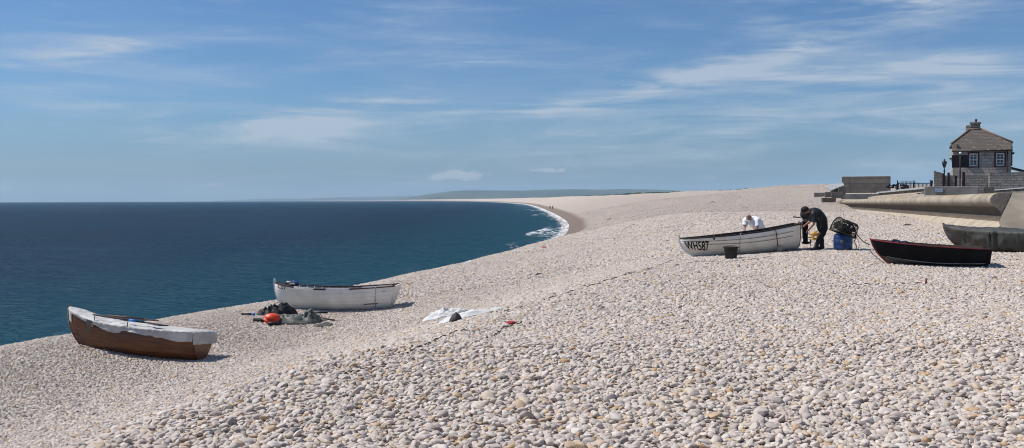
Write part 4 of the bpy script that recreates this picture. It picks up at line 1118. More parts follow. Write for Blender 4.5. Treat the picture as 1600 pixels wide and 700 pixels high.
def crease(b, amp, seed):
    b.v = [tuple(Vector(q)+Vector((fbm((q[0]*9+seed, q[1]*9, q[2]*9), 1, 3), fbm((q[0]*9, q[1]*9+seed, q[2]*9), 1, 3), fbm((q[0]*9, q[1]*9, q[2]*9+seed), 1, 3)))*amp) for q in b.v]
def clothes(root, J, top_m, leg_m, shoe_m, sleeve='short', grow=1.18):
    g_ = grow/1.18; q = {k: J[k][0] for k in J}
    hd_ = (q['pel']-q['spi']).normalized()
    b = MB()
    p, r = spline([q['pel']+hd_*.10, q['pel'], q['spi'], q['che'], q['che'].lerp(q['nec'], .75), q['nec'].lerp(q['hea'], .35)], [.135*g_, .140*g_, .150*g_, .160*g_, .095*g_, .066])
    b.tube(p, r, 18)
    for s_ in 'lr':
        if sleeve == 'long': P_, R_ = [q['che'], q['sho'+s_], q['elb'+s_], q['wri'+s_]], [.09*g_, .085*g_, .058*g_, .045]
        else: P_, R_ = [q['che'].lerp(q['sho'+s_], .35), q['sho'+s_], q['sho'+s_].lerp(q['elb'+s_], .45), q['sho'+s_].lerp(q['elb'+s_], .88)], [.10*g_, .088*g_, .074*g_, .070*g_]
        p, r = spline(P_, R_); b.tube(p, r, 12)
    crease(b, .018, 3.0); o = b.build('jacket' if sleeve == 'long' else 'shirt', top_m, root)
    b = MB(); b.ball(q['pel'], (.14,.14,.13), 10)
    for s_ in 'lr':
        p, r = spline([q['pel'].lerp(q['hip'+s_], .5), q['hip'+s_], q['hip'+s_].lerp(q['kne'+s_], .5), q['kne'+s_], q['kne'+s_].lerp(q['ank'+s_], .5), q['ank'+s_]], [.105, .115, .098, .078, .070, .062]); b.tube(p, r, 12)
    crease(b, .016, 8.0); b.build('trousers', leg_m, root)
    for s_ in 'lr':
        d = q['toe'+s_]-q['ank'+s_]; b = MB()
        p, r = spline([q['ank'+s_]+up*.05, q['ank'+s_]-up*.005, q['ank'+s_].lerp(q['toe'+s_], .5)-up*.012, q['toe'+s_]+d*.10-up*.005, q['toe'+s_]+d*.22], [.066, .066, .056, .048, .02]); b.tube(p, r, 12)
        b.build('shoe', shoe_m, root)
def joints(root, D0, pix):
    """photo pixel + depth offset from D0 -> joint, relative to root"""
    return {k: P(q[0], q[1], D0+q[2])-root for k, q in pix.items()}

# the man in black bending over the outboard motor
g = G(1278, 391); D0 = g.y
ft = g+Vector((0,0,0))
man = empty('person', ft, 0, 'person in dark clothes and cap bent over the outboard motor', 'person')
Pj = joints(ft, D0, {'pel':(1285,354.5,.02),'spi':(1283,343.5,.0),'che':(1275,334,-.02),'nec':(1265.5,330,-.02),'hea':(1260.5,331,-.03),'cro':(1256.5,328,-.04),
  'shol':(1272,334,-.22),'shor':(1271,333,.20),'elbl':(1272.5,349,-.27),'elbr':(1266,346,.26),'wril':(1265,357.5,-.16),'wrir':(1258,352,.20),
  'hipl':(1286.5,359,-.10),'hipr':(1286,359,.12),'knel':(1280,373,-.14),'kner':(1283,372,.16),'ankl':(1274,388.5,-.18),'ankr':(1284.5,386,.16),'toel':(1266.5,390.3,-.22),'toer':(1278,388,.14)})
J = body_of('person', man, Pj, (-.75, -.12, -.65), 1.30)
clothes(man, J, M_wetjkt, M_trous, M_rubber, 'short', 1.36)
hupv = (Pj['cro']-Pj['hea']).normalized(); fv = Vector((-.75,-.12,-.65)).normalized()
cm_ = Matrix((fv.cross(hupv).normalized(), fv, hupv)).transposed()
b = MB(); b.ball(Pj['cro']-fv*.022-hupv*.005, (.100,.118,.108), 12, 0, cm_); b.build('cap', M_hairdark, man)
b = MB()
for u_, v_, rx_, rot_ in ((1272.5,363.5,.115,-.5),(1276.5,366.5,.125,-.42),(1270.5,368.8,.09,-.25),(1272,373.4,.085,-.1)):
    b.ball(P(u_, v_, D0-.24)-ft, (rx_, .05, .034), 8, 0, Matrix.Rotation(rot_, 3, 'Y'))
crease(b, .02, 5.0); b.build('yellow_gloves', M_yellow, man)

# the man in the white shirt behind the boat
g = G(1186, 388.5, 29.5); D1 = max(30.25, g.y); base = Vector((P(1186, 380, D1).x, D1, h1(P(1186, 380, D1).x, D1)))
bald = empty('person', base, 0, 'bald person in a white shirt bending over the far side of the WH587 boat', 'person')
zf = lambda h_: 313.8-.0028*1185+ (EYE.z-base.z-h_)/D1*F-0  # row of a height above the ground there
Pj = joints(base, D1, {'pel':(1188,359,.12),'spi':(1184.5,352,.06),'che':(1178.5,346,-.04),'nec':(1173.5,342.5,-.10),'hea':(1170.3,341.5,-.15),'cro':(1169,337.8,-.17),
  'shol':(1184,344.5,-.20),'shor':(1166.2,344,.06),'elbl':(1184.5,355,-.30),'elbr':(1163.2,354,-.02),'wril':(1178,360,-.36),'wrir':(1163.5,361,-.16),
  'hipl':(1190,361,-.0),'hipr':(1186,362,.20),'knel':(1182,zf(.45),-.05),'kner':(1180,zf(.43),.2),'ankl':(1190,zf(.09),.05),'ankr':(1187,zf(.09),.25),'toel':(1184,zf(.04),-.02),'toer':(1181,zf(.04),.18)})
J = body_of('person', bald, Pj, (-.45, -.62, -.62), 1.18)
clothes(bald, J, M_tee, M_trous, M_rubber, 'short', 1.45)
hupv = (Pj['cro']-Pj['hea']).normalized(); fv = Vector((-.45,-.62,-.62)).normalized(); sv = fv.cross(hupv).normalized()
skin('hair', {'m': (Pj['hea']-fv*.075+hupv*.01, .035), 'a': (Pj['hea']-fv*.045+sv*.075+hupv*.015, .022), 'b': (Pj['hea']-fv*.045-sv*.075+hupv*.015, .022)}, [('a','m'),('m','b')], 'm', M_hairgrey, bald)

# two walkers far along the beach
for u, v, m_, lb in ((859.5, 326.8, M_trous, 'far off walker in dark clothes on the wet shingle edge, nearer the water'), (863.6, 327.2, M_redbrown, 'far off walker beside the other, on the landward side')):
    g = G(u, v); w_ = empty('person', g, 0, lb, 'person', 'far walkers on the beach'); q = lambda x, y, z: Vector((x, y, z))
    Pj = {'pel':q(0,0,.92),'spi':q(0,0,1.12),'che':q(0,0,1.34),'nec':q(0,.0,1.5),'hea':q(0,.01,1.58),'cro':q(0,.0,1.66)}
    for s_, sg in (('l',-1),('r',1)):
        Pj.update({'sho'+s_:q(.19*sg,0,1.40),'elb'+s_:q(.24*sg,0,1.12),'wri'+s_:q(.24*sg,.08,.90),'hip'+s_:q(.09*sg,0,.88),'kne'+s_:q(.10*sg,.08*sg,.48),'ank'+s_:q(.10*sg,.14*sg-.05,.09),'toe'+s_:q(.11*sg,.14*sg+.08,.04)})
    J = body_of('person', w_, Pj, (0,1,0)); clothes(w_, J, M_wetjkt if m_ is M_trous else M_redbrown, M_trous, M_rubber, 'long', 1.25)
# ------------------------------------------------------------------ sea wall
m_conc, nt, bs = new_mat('weathered_concrete')
oc = node(nt, 'ShaderNodeTexCoord').outputs['Object']; gp_ = node(nt, 'ShaderNodeNewGeometry').outputs['Position']
n1 = noise(nt, gp_, .55, 6, .6); n2 = noise(nt, mapping(nt, gp_, (1.6, 1.6, .16)), 1.1, 5, .6); n3 = noise(nt, gp_, 9, 4)
cc = mix(nt, n1.step(.35, .65), (.27,.225,.17), (.385,.335,.265))
cc = mix(nt, n2.step(.52, .72)*.55, cc, (.17,.135,.10))
cc = mix(nt, n3.step(.5, .8)*.25, cc, (.24,.20,.16))
lich = noise(nt, gp_, .9, 5)
sz = node(nt, 'ShaderNodeSeparateXYZ'); nt.links.new(node(nt, 'ShaderNodeNewGeometry').outputs['Normal'], sz.inputs[0])
st_ = X(nt, node(nt, 'ShaderNodeAttribute', attribute_name='stain_shade').outputs['Fac'])
cc = mix(nt, (st_*1.5+(n2-.5)*.9+(n1-.5)*.6-.2).clamp()*.9, cc, (.070,.058,.046))  # algae stain and the lip's shade, both painted into the lower wall
cc = mix(nt, lich.step(.46, .66)*X(nt, sz.outputs[2]).step(.25, .9)*.8, cc, (.30,.19,.07))
dt = node(nt, 'ShaderNodeVectorMath', operation='DOT_PRODUCT'); nt.links.new(gp_, dt.inputs[0]); dt.inputs[1].default_value = (.268/6.0, .9634/6.0, 0)
jt = (X(nt, dt.outputs['Value'])+(n3-.5)*.004)._m('FRACT'); jl = (jt-.5).abs().step(.012, .002)
cc = mix(nt, jl*.7, cc, (.07,.06,.05))
nt.links.new(cc, bs.inputs['Base Color']); bs.inputs['Roughness'].default_value = .9; bs.inputs['Specular IOR Level'].default_value = .2
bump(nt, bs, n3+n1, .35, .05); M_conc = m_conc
M_concdark = pm('dark_old_concrete', (.20,.175,.15), (.11,.095,.08), .9, .9, bmp=.4, bdist=.03, detail=8, coord='Object', spec=.15)
M_concgrey = pm('grey_concrete', (.27,.255,.235), (.18,.165,.15), .9, 1.2, bmp=.3, bdist=.03, detail=8, spec=.15)
M_slab = pm('pale_grey_slab', (.36,.36,.37), (.27,.27,.28), .85, 1.2, bmp=.2, spec=.2)

nearD, farD = 40.0, 161.0
Nb, Fb = P(1563, 346, nearD), P(1312, 324.8, farD)
Nt, Ft = P(1560, 301, nearD).z, P(1305, 312.6, farD).z
al_ = (Fb-Nb); al_.z = 0; wall_len = al_.length; al_.normalize(); sea_n = Vector((-al_.y, al_.x, 0))
if sea_n.x > 0: sea_n = -sea_n
def wall_pt(s, a, f):
    """s along the wall (0 near, 1 far), a seaward offset, f height fraction between lip and top"""
    b = Nb.lerp(Fb, s); z = b.z+(Nt+(Ft-Nt)*s-b.z)*f
    return Vector((b.x+sea_n.x*a, b.y+sea_n.y*a, z))
prof = [(-1.6,1.0),(-.30,1.0),(-.05,.995)]+[(.0+.40*math.sin(t), (.745+.25*math.cos(t))) for t in [math.pi*k/10 for k in range(1, 9)]]
prof += [(.14,.47),(.03,.38),(-.05,.28),(-.07,.18),(-.02,.08),(.06,.0)]
wall = empty('sea_wall', Nb, 0, 'long curved concrete sea wall with an overhanging rounded lip beside the shingle', 'sea wall')
def rel(p): return p-Nb
b = MB(); ns = 60
rows = [[rel(wall_pt(s, a, f)) for a, f in prof] for s in [k/ns for k in range(ns+1)]]
b.grid(rows, 0, True, True)
for s_, fl in ((0, 1), (1, 0)):
    cp = [rel(wall_pt(s_, a, f)) for a, f in [(-.42, 1.0)]+prof[1:]]
    b.add(cp, [tuple(range(len(cp))) if not fl else tuple(range(len(cp)-1, -1, -1))], 0)
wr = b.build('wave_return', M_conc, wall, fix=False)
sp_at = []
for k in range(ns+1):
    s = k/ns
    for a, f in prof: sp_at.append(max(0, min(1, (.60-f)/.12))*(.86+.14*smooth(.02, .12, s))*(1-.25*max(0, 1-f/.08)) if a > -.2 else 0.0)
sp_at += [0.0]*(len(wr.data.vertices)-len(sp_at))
wr.data.attributes.new('stain_shade', 'FLOAT', 'POINT').data.foreach_set('value', np.array(sp_at, np.float32))
b = MB(); ap = [(.08,-.003),(.12,-.03),(.95,-.62),(1.3,-1.1)]
b.grid([[rel(wall_pt(s, a, 0))+Vector((0,0,dz_*(1-.35*s))) for a, dz_ in ap] for s in [-.012+1.005*k/ns for k in range(ns+1)]], 0, False, True)
b.build('apron', pm('pale_concrete_apron', (.44,.375,.29), (.31,.25,.185), .9, 1.3, (1.2,1.2,.5), lo=.3, hi=.6, bmp=.25, detail=8, spec=.15), wall, fix=False)
# sloping concrete wing to the right of the wall's near end
wing = empty('concrete_ramp', Nb, 0, 'pale sloping concrete wing closing the near end of the sea wall, at the right edge', 'ramp')
T0 = wall_pt(-.0015, -.42, 1.0); B0 = wall_pt(-.0015, .10, -.02)
r_dir = (Vector((1, -.10, 0))).normalized()
b = MB(); rows = []
for k in range(13):
    s = k/12*9.0; t_ = T0+r_dir*s; bb = B0+r_dir*s+Vector((.35, -.1, -.02))*(1 if k else 0); bb = bb+(EYE-bb)*.055
    lo_ = bb+Vector((-.10, -.75, -.62)); tb = Vector(t_); rows.append([rel(tb+Vector((0, 1.5, 0))), rel(tb), rel(tb.lerp(bb, .5)), rel(bb), rel(lo_), rel(lo_+Vector((0,-.2,-.5)))])
b.grid(rows, 0, False); b.build('ramp_face', pm('pale_ramp_concrete', (.33,.285,.225), (.235,.20,.155), .9, .8, bmp=.25, detail=8, spec=.15), wing, fix=False)

# promenade behind the wall
b = MB(); rows = []
for k in range(31):
    s = .085+.912*k/30
    p = wall_pt(s, -1.58, 1.0)+Vector((0,0,-.012)); rows.append([p, p-sea_n*4+Vector((0,0,.02)), p-sea_n*14+Vector((0,0,.1)), p-sea_n*45+Vector((0,0,.35))])
b.grid(rows, 0, True, True); o = b.build('promenade', M_concgrey, fix=False); o['kind'] = 'structure'

def block(name, u0, v0, u1, v1, D, depth, m, label, cat, yaw=None, bev=.03, group=None, top_m=None, zb=None, root=True):
    """a block whose camera side spans these photo pixels at distance D"""
    p0, p1 = P(u0, v1, D), P(u1, v1, D); top = P((u0+u1)/2, v0, D).z; bot = min(p0.z, p1.z) if zb is None else zb
    c = (p0+p1)/2; w_ = (p1-p0).length
    yaw = -math.atan2(c.x, c.y)*.8 if yaw is None else yaw
    w_ = w_/max(.4, abs(math.cos(yaw)+math.sin(yaw)*0))*1.0
    b = MB(); b.box((0, depth/2, (top-bot)/2), (w_*math.cos(math.atan2(c.x, c.y)*0+0), depth, top-bot))
    o = b.build(name, m, None, bev); o.location = (c.x, c.y, bot); o.rotation_euler = (0, 0, yaw)
    return tag(o, label, cat, group)

# stepped blocks at the far end of the wall
m_stone, nt, bs = new_mat('big_stone_courses')
oc = node(nt, 'ShaderNodeTexCoord').outputs['Object']
sp_x = node(nt, 'ShaderNodeSeparateXYZ'); nt.links.new(oc, sp_x.inputs[0])
cv_ = node(nt, 'ShaderNodeCombineXYZ'); put(nt, cv_.inputs[0], X(nt, sp_x.outputs[0])+X(nt, sp_x.outputs[1])); put(nt, cv_.inputs[1], X(nt, sp_x.outputs[2]))
br = node(nt, 'ShaderNodeTexBrick'); nt.links.new(cv_.outputs[0], br.inputs['Vector'])
br.inputs['Scale'].default_value = 1; br.inputs['Brick Width'].default_value = 2.3; br.inputs['Row Height'].default_value = .72; br.inputs['Mortar Size'].default_value = .03
br.inputs['Color1'].default_value = c4((.20,.155,.12)); br.inputs['Color2'].default_value = c4((.29,.24,.195)); br.inputs['Mortar'].default_value = c4((.08,.065,.055))
sn = noise(nt, mapping(nt, oc, (1, 1, .5)), 1.1, 7, .65)
sc_ = mix(nt, sn.step(.35, .7)*.6, br.outputs['Color'], (.10,.085,.075)); nt.links.new(sc_, bs.inputs['Base Color']); bs.inputs['Roughness'].default_value = .95
bump(nt, bs, X(nt, br.outputs['Fac'])*-1.0+sn*.6, .6, .05)
Dw = 152
block('stone_block', 1320, 275.5, 1385, 301, Dw, 4.2, m_stone, 'large dark stone blockhouse wall standing on the promenade', 'stone wall', -.40, .04)
block('low_wall', 1317, 303, 1373, 311.2, Dw-6, 2.2, M_concgrey, 'low grey concrete plinth in front of the large stone block', 'low wall', -.32, .03)
block('concrete_block', 1311, 291.5, 1321, 304, Dw-3, 1.6, M_concdark, 'upright dark block against the left end of the large stone block', 'block', -.3, .03)
block('concrete_block', 1300, 300, 1318, 309.6, Dw-5, 1.6, M_concdark, 'squat dark block below the tilted pale slab', 'block', -.3, .03)
block('concrete_block', 1273, 301, 1291, 307.6, G(1273, 308.20000000000005).y, 1.8, M_concgrey, 'leftmost low block of the stepped blocks, on the shingle', 'block', -.25, .03)
block('concrete_block', 1290, 300, 1300.5, 308, G(1290, 308.6).y, 1.6, M_concdark, 'small block between the leftmost low block and the squat dark block', 'block', -.25, .03)
block('concrete_block', 1285.5, 309, 1305.5, 316, G(1285.5, 316.6).y, 1.8, M_concdark, 'lowest dark block, at the far tip of the sea wall', 'block', -.2, .05)
sl = empty('tilted_slab', P(1305, 293, Dw), 0, 'pale grey slab tilted over the stepped blocks at the far end of the wall', 'slab')
b = MB(); pts_ = [P(1287.5, 290.5, Dw+1), P(1317, 285, Dw+1), P(1319, 289.5, Dw-1.5), P(1298.5, 297, Dw-1.5)]; pr_ = [p-sl.location for p in pts_]
lo_ = [p+Vector((0,0,-.16)) for p in pr_]; b.add(pr_+lo_, [(0,1,2,3),(7,6,5,4)]+[(i, 4+i, 4+(i+1) % 4, (i+1) % 4) for i in range(4)]); b.build('slab', M_slab, sl)
b = MB(); a0, a1 = pr_[3].lerp(pr_[2], .08), pr_[3].lerp(pr_[2], .95)
b.add([a0+Vector((0,.25,-.17)), a1+Vector((0,.25,-.17)), a1+Vector((0,.25,-1.0)), a0+Vector((.8,.25,-1.0)), a0+Vector((0,1.1,-.17)), a1+Vector((0,1.1,-.17)), a1+Vector((0,1.1,-1.0)), a0+Vector((.8,1.1,-1.0))], [(0,1,2,3),(7,6,5,4),(0,4,5,1),(1,5,6,2),(2,6,7,3),(3,7,4,0)])
b.build('support', M_concdark, sl)
# terrace parapet running towards the camera, with a pale coping and a sloping foot
pa, pb = P(1372, 300.0, 104), P(1453, 291.3, 76)
para = empty('parapet_wall', pa, 0, 'low parapet with pale coping between the large stone block and the plaque wall', 'parapet')
d_ = pb-pa; d_.z = 0; n_ = Vector((d_.y, -d_.x, 0)).normalized()
if n_.x > 0: n_ = -n_
def strip(o, name, secs, m):
    b = MB(); b.grid([[q+n_*a+Vector((0,0,z)) for a, z in secs] for q in (Vector((0,0,0)), (pb-pa)/2, pb-pa)], 0, False); return b.build(name, m, o)
strip(para, 'coping', [(-.30,0),(.16,0),(.16,-.15),(.0,-.15)], M_slab)
strip(para, 'wall_face', [(-.004,-.148),(-.004,-.46),(.0,-.50)], M_concdark)
strip(para, 'sloping_foot', [(-.002,-.40),(.2,-.42),(1.0,-.55),(1.0,-.75)], pm('pale_concrete_apron', (.5,.43,.33)))
plq = block('plaque_wall', 1451, 291.3, 1521, 305, 62, .5, M_concgrey, 'grey concrete wall carrying a small pale blue plaque, in front of the house', 'low wall', -.42, .03)
b = MB(); p_ = P(1477, 296.6, 62)-plq.location; b.box((-.72, -.02, .33), (.50, .03, .26)); b.build('plaque', pm('pale_blue_plaque', (.30,.36,.44), (.24,.29,.36), .5, 8), plq)
b = MB(); b.box((.2, .12, .60), (3.0, .9, .04)); 
for i, (u0, u1, v0, v1, lb) in enumerate(((1520.5, 1524, 289, 300, 'dark stub of a post at the right end of the plaque wall'), (1538, 1552, 292, 301, 'dark low block between the plaque wall and the right hand parapet'))):
    block('post_stub' if i == 0 else 'low_block', u0, v0, u1, v1, 62, .4, M_concdark, lb, 'post' if i == 0 else 'block', -.42, .02)
pa2, pb2 = P(1552, 296.5, 70), P(1640, 289.5, 52)
p2 = empty('parapet_wall', pa2, 0, 'low parapet with pale coping below the house, running off the right edge', 'parapet')
d_ = pb2-pa2; d_.z = 0; n_ = Vector((d_.y, -d_.x, 0)).normalized()
if n_.x > 0: n_ = -n_
pa, pb = pa2, pb2
strip(p2, 'coping', [(-.30,0),(.10,0),(.10,-.07),(.0,-.07)], M_slab)
strip(p2, 'wall_face', [(-.004,-.068),(-.004,-.32),(.0,-.6)], M_concdark)

# ------------------------------------------------------------------ the stone house
def masonry(name, c1_, c2_, mort, bw, rh, ms=.018, dirt=(.16,.13,.11)):
    m, nt, bs = new_mat(name)
    oc = node(nt, 'ShaderNodeTexCoord').outputs['Object']
    sx = node(nt, 'ShaderNodeSeparateXYZ'); nt.links.new(oc, sx.inputs[0])
    cv = node(nt, 'ShaderNodeCombineXYZ'); wob = noise(nt, oc, 1.7, 3)
    put(nt, cv.inputs[0], X(nt, sx.outputs[0])+X(nt, sx.outputs[1])*1.0+wob*.12); put(nt, cv.inputs[1], X(nt, sx.outputs[2])+(wob-.5)*.10)
    br = node(nt, 'ShaderNodeTexBrick'); nt.links.new(cv.outputs[0], br.inputs['Vector'])
    br.inputs['Scale'].default_value = 1; br.inputs['Brick Width'].default_value = bw; br.inputs['Row Height'].default_value = rh; br.inputs['Mortar Size'].default_value = ms
    br.inputs['Color1'].default_value = c4(c1_); br.inputs['Color2'].default_value = c4(c2_); br.inputs['Mortar'].default_value = c4(mort); br.offset_frequency = 2; br.squash = .7; br.squash_frequency = 3
    n = noise(nt, oc, 2.4, 7, .65)
    k = mix(nt, n.step(.42, .72)*.65, br.outputs['Color'], dirt); k = mix(nt, noise(nt, oc, 7, 4).step(.5, .75)*.3, k, (.42,.38,.33))
    nt.links.new(k, bs.inputs['Base Color']); bs.inputs['Roughness'].default_value = .95; bs.inputs['Specular IOR Level'].default_value = .15
    bump(nt, bs, X(nt, br.outputs['Fac'])*-1.0+n*.5, .7, .03); return m
M_hstone = masonry('house_stone', (.46,.41,.355), (.32,.28,.24), (.22,.19,.165), .62, .27)
M_gstone = masonry('garden_wall_stone', (.46,.42,.365), (.30,.265,.23), (.16,.14,.12), .75, .22, .022)
M_roofm, nt, bs = new_mat('stone_slate_roof')
oc = node(nt, 'ShaderNodeTexCoord').outputs['Object']
mp_ = mapping(nt, oc, (1, 1, 1)); br = node(nt, 'ShaderNodeTexBrick'); sx = node(nt, 'ShaderNodeSeparateXYZ'); nt.links.new(mp_, sx.inputs[0])
cv = node(nt, 'ShaderNodeCombineXYZ'); put(nt, cv.inputs[0], X(nt, sx.outputs[0])+X(nt, sx.outputs[1])*.3); put(nt, cv.inputs[1], X(nt, sx.outputs[2])); nt.links.new(cv.outputs[0], br.inputs['Vector'])
br.inputs['Scale'].default_value = 1; br.inputs['Brick Width'].default_value = .34; br.inputs['Row Height'].default_value = .15; br.inputs['Mortar Size'].default_value = .012
br.inputs['Color1'].default_value = c4((.135,.112,.092)); br.inputs['Color2'].default_value = c4((.095,.08,.068)); br.inputs['Mortar'].default_value = c4((.045,.035,.03))
n = noise(nt, oc, 1.4, 6, .6)
k = mix(nt, n.step(.52, .66)*.35, br.outputs['Color'], (.15,.090,.040)); k = mix(nt, noise(nt, oc, 4.5, 5).step(.60, .70)*.7, k, (.34,.32,.29)); k = mix(nt, noise(nt, oc, .7, 3).step(.5, .7)*.5, k, (.085,.07,.06))
nt.links.new(k, bs.inputs['Base Color']); bs.inputs['Roughness'].default_value = .95; bump(nt, bs, X(nt, br.outputs['Fac'])*-1.0+n, .6, .03)
M_sash = pm('white_sash_paint', (.78,.79,.80), (.68,.68,.68), .5, 8)
M_maroon = pm('dark_maroon_paint', (.060,.018,.020), (.035,.012,.014), .5, 6)
M_glass, nt, bs = new_mat('window_glass'); bs.inputs['Base Color'].default_value = (.035,.045,.06,1); bs.inputs['Roughness'].default_value = .06; bs.inputs['Specular IOR Level'].default_value = .7
bump(nt, bs, noise(nt, node(nt, 'ShaderNodeTexCoord').outputs['Object'], 1.5, 2), .05, .1)
M_lead = pm('dark_gutter_metal', (.020,.018,.020), (.012,.011,.012), .5, 6)

DH = 92.0; sc_h = DH/F
yawH = -.40
O_ = P(1535, 300, DH); z0 = 6.55
house = empty('stone_house', (O_.x, O_.y, z0), yawH, 'square stone house with a mossy hipped roof and two sash windows above the sea wall', 'house')
cyaw = math.cos(yawH+math.atan(.49))                      # the front is nearly square to the line of sight
def hx(u): return (u-1535)*sc_h*math.sqrt(1+.49**2)/1.0*.985*.80
def hz_(v): return P(1535, v, DH).z-z0
xl, xr = hx(1487), hx(1580); dep = 6.4
ze, zs_, zr = hz_(234.6), hz_(223.5), hz_(199.5)
wins = [(hx(1513.5), hx(1527), hz_(259.5), hz_(239.5)), (hx(1556), hx(1569.5), hz_(259.5), hz_(239.5))]
def wall_with(xa, xb, za, zb, ops, th=.35):
    b = MB(); xs = sorted({xa, xb, *[q for o in ops for q in o[:2]]}); zz = sorted({za, zb, *[q for o in ops for q in o[2:]]})
    for i in range(len(xs)-1):
        for j in range(len(zz)-1):
            cx_, cz_ = (xs[i]+xs[i+1])/2, (zz[j]+zz[j+1])/2
            if any(o[0] < cx_ < o[1] and o[2] < cz_ < o[3] for o in ops): continue
            b.add([(xs[i],0,zz[j]),(xs[i+1],0,zz[j]),(xs[i+1],0,zz[j+1]),(xs[i],0,zz[j+1])], [(0,1,2,3)])
    for o in ops:
        a, c, e, f = o
        b.add([(a,0,e),(c,0,e),(c,0,f),(a,0,f),(a,th,e),(c,th,e),(c,th,f),(a,th,f)], [(0,4,5,1),(1,5,6,2),(2,6,7,3),(3,7,4,0)])
    return b
b = wall_with(xl, xr, -1.0, ze, wins); b.build('front_wall', M_hstone, house, fix=False)
b = MB()
b.add([(xl,0,-1),(xl,dep,-1),(xl,dep,zs_),(xl,.55,zs_),(xl,0,ze)], [(0,4,3,2,1)]); b.add([(xr,0,-1),(xr,dep,-1),(xr,dep,zs_),(xr,.55,zs_),(xr,0,ze)], [(0,1,2,3,4)])
b.add([(xl,dep,-1),(xr,dep,-1),(xr,dep,zs_),(xl,dep,zs_)], [(0,3,2,1)]); b.build('side_wall', M_hstone, house, fix=False)
b = MB(); ov = .16; r0, r1 = hx(1516), hx(1535); rf, rb = 2.5, 3.9
A = [(xl-ov*.3,-ov,ze-.05),(xr+ov*.3,-ov,ze-.05),(xr+ov,.50,zs_),(xl-ov,.50,zs_),(r0,rf,zr),(r1,rf,zr),(r1,rb,zr),(r0,rb,zr),(xr+ov,dep+ov,zs_),(xl-ov,dep+ov,zs_)]
b.add(A, [(0,1,2,5,4,3),(2,8,6,5),(8,9,7,6),(9,3,4,7),(4,5,6,7)])
rf_ = b.build('roof', M_roofm, house, fix=False); m_ = rf_.modifiers.new('thickness', 'SOLIDIFY'); m_.thickness = .10; m_.offset = -1
b = MB()
for p, q in (((xl-ov,.5,zs_),(r0,rf,zr)), ((xr+ov,.5,zs_),(r1,rf,zr)), ((r0,rf,zr),(r1,rf,zr))): b.tube([Vector(p)+Vector((0,0,.04)), Vector(q)+Vector((0,0,.05))], .085, 8)
b.build('ridge_tiles', pm('ridge_tile', (.22,.15,.115), (.15,.10,.08), .9, 4), rf_)
ch = MB(); cx_ = hx(1525.5); cw = hx(1534)-hx(1518.5); zc = hz_(187.5)
ch.box((cx_, 3.2, (zr-.5+zc)/2), (cw, .75, zc-zr+.5)); ch.box((cx_, 3.2, zc-.06), (cw+.16, .9, .14)); ch.box((cx_, 3.2, zc-.42), (cw+.10, .84, .07))
chm = ch.build('chimney', masonry('chimney_stone', (.30,.25,.21), (.22,.18,.15), (.13,.11,.1), .5, .22), house)
b = MB(); b.lathe([(.11,0),(.10,.26),(.12,.28),(.12,.34),(.09,.34),(.09,.1)], 14, 0, (hx(1526.5), 3.2, zc)); b.build('chimney_pot', pm('red_clay_pot', (.26,.07,.05), (.18,.05,.04), .8, 5), chm)
b = MB(); b.box((hx(1515.5), 4.2, zr+.15), (.55, .6, .75)); b.build('chimney', M_hstone, house)
for a, c, e, f in wins:
    wn = empty('window', (0,0,0)); wn.parent = house
    b = MB(); t_ = .10
    b.box(((a+c)/2, .02, f+.06), (c-a+.30, .08, .12)); b.box(((a+c)/2, -.02, e-.07), (c-a+.34, .16, .12)); b.box((a-.07, .015, (e+f)/2), (.14, .07, f-e)); b.box((c+.07, .015, (e+f)/2), (.14, .07, f-e)); b.build('surround', M_maroon, wn)
    b = MB(); y_ = .13
    for x_ in (a+.05, c-.05): b.box((x_, y_, (e+f)/2), (.10, .06, f-e))
    for z_ in (e+.06, f-.05): b.box(((a+c)/2, y_-.003, z_), (c-a, .06, .11))
    b.box(((a+c)/2, y_-.006, (e+f)/2), (c-a-.02, .07, .07)); b.box(((a+c)/2, y_-.005, (e+f)/2), (.035, .05, f-e-.05))
    for z_ in ((e*3+f)/4, (e+3*f)/4): b.box(((a+c)/2, y_-.004, z_), (c-a-.02, .045, .028))
    b.build('sash', M_sash, wn)
    b = MB(); b.box(((a+c)/2, y_+.045, (e+f)/2), (c-a, .012, f-e)); b.build('pane', M_glass, wn)
    b = MB(); b.box(((a+c)/2, y_+.10, e+.28*(f-e)), (c-a-.05, .02, .50*(f-e))); b.build('blind', M_sash, wn)
b = MB(); b.tube([(xl-.1,-ov-.06,ze-.07),(xr+.1,-ov-.06,ze-.07)], .065, 8); b.build('gutter', M_lead, house)
b = MB(); b.tube([(hx(1574),-.07,ze-.1),(hx(1574),-.07,-.8)], .05, 8); b.build('downpipe', M_maroon, house)
b = MB(); b.box((xr+.06, .05, (ze+zs_)/2-.95), (.10,.12,1.9)); b.box((xr+.16, .05, ze-.35), (.22,.16,.20)); b.build('downpipe', M_lead, house)
# left side: porch brackets and white window edge seen almost end on
b = MB(); b.box((xl-.05, 2.4, hz_(256)), (.09, 1.2, 1.1)); b.build('side_window', M_sash, house)
b = MB(); b.box((xl-.16, 1.3, hz_(229.5)), (.30, .25, .10)); b.build('bracket', M_lead, house)
b = MB(); b.box((xl-.14, 2.0, hz_(246)), (.25, 1.6, .10)); b.build('side_hood', M_lead, house)
# dark wedge shaped in place of a dormer's shadow at the roof's left foot
b = MB(); b.add([(xl+.32,-.02,ze+.02),(xl+.85,-.02,ze+.06),(xl+.32,.32,ze+.72),(xl+.32,.34,ze+.02),(xl+.85,.34,ze+.06),(xl+.32,.6,ze+.70)], [(0,1,2),(5,4,3),(0,3,4,1),(1,4,5,2),(2,5,3,0)]); b.build('shadow_wedge', M_lead, house)
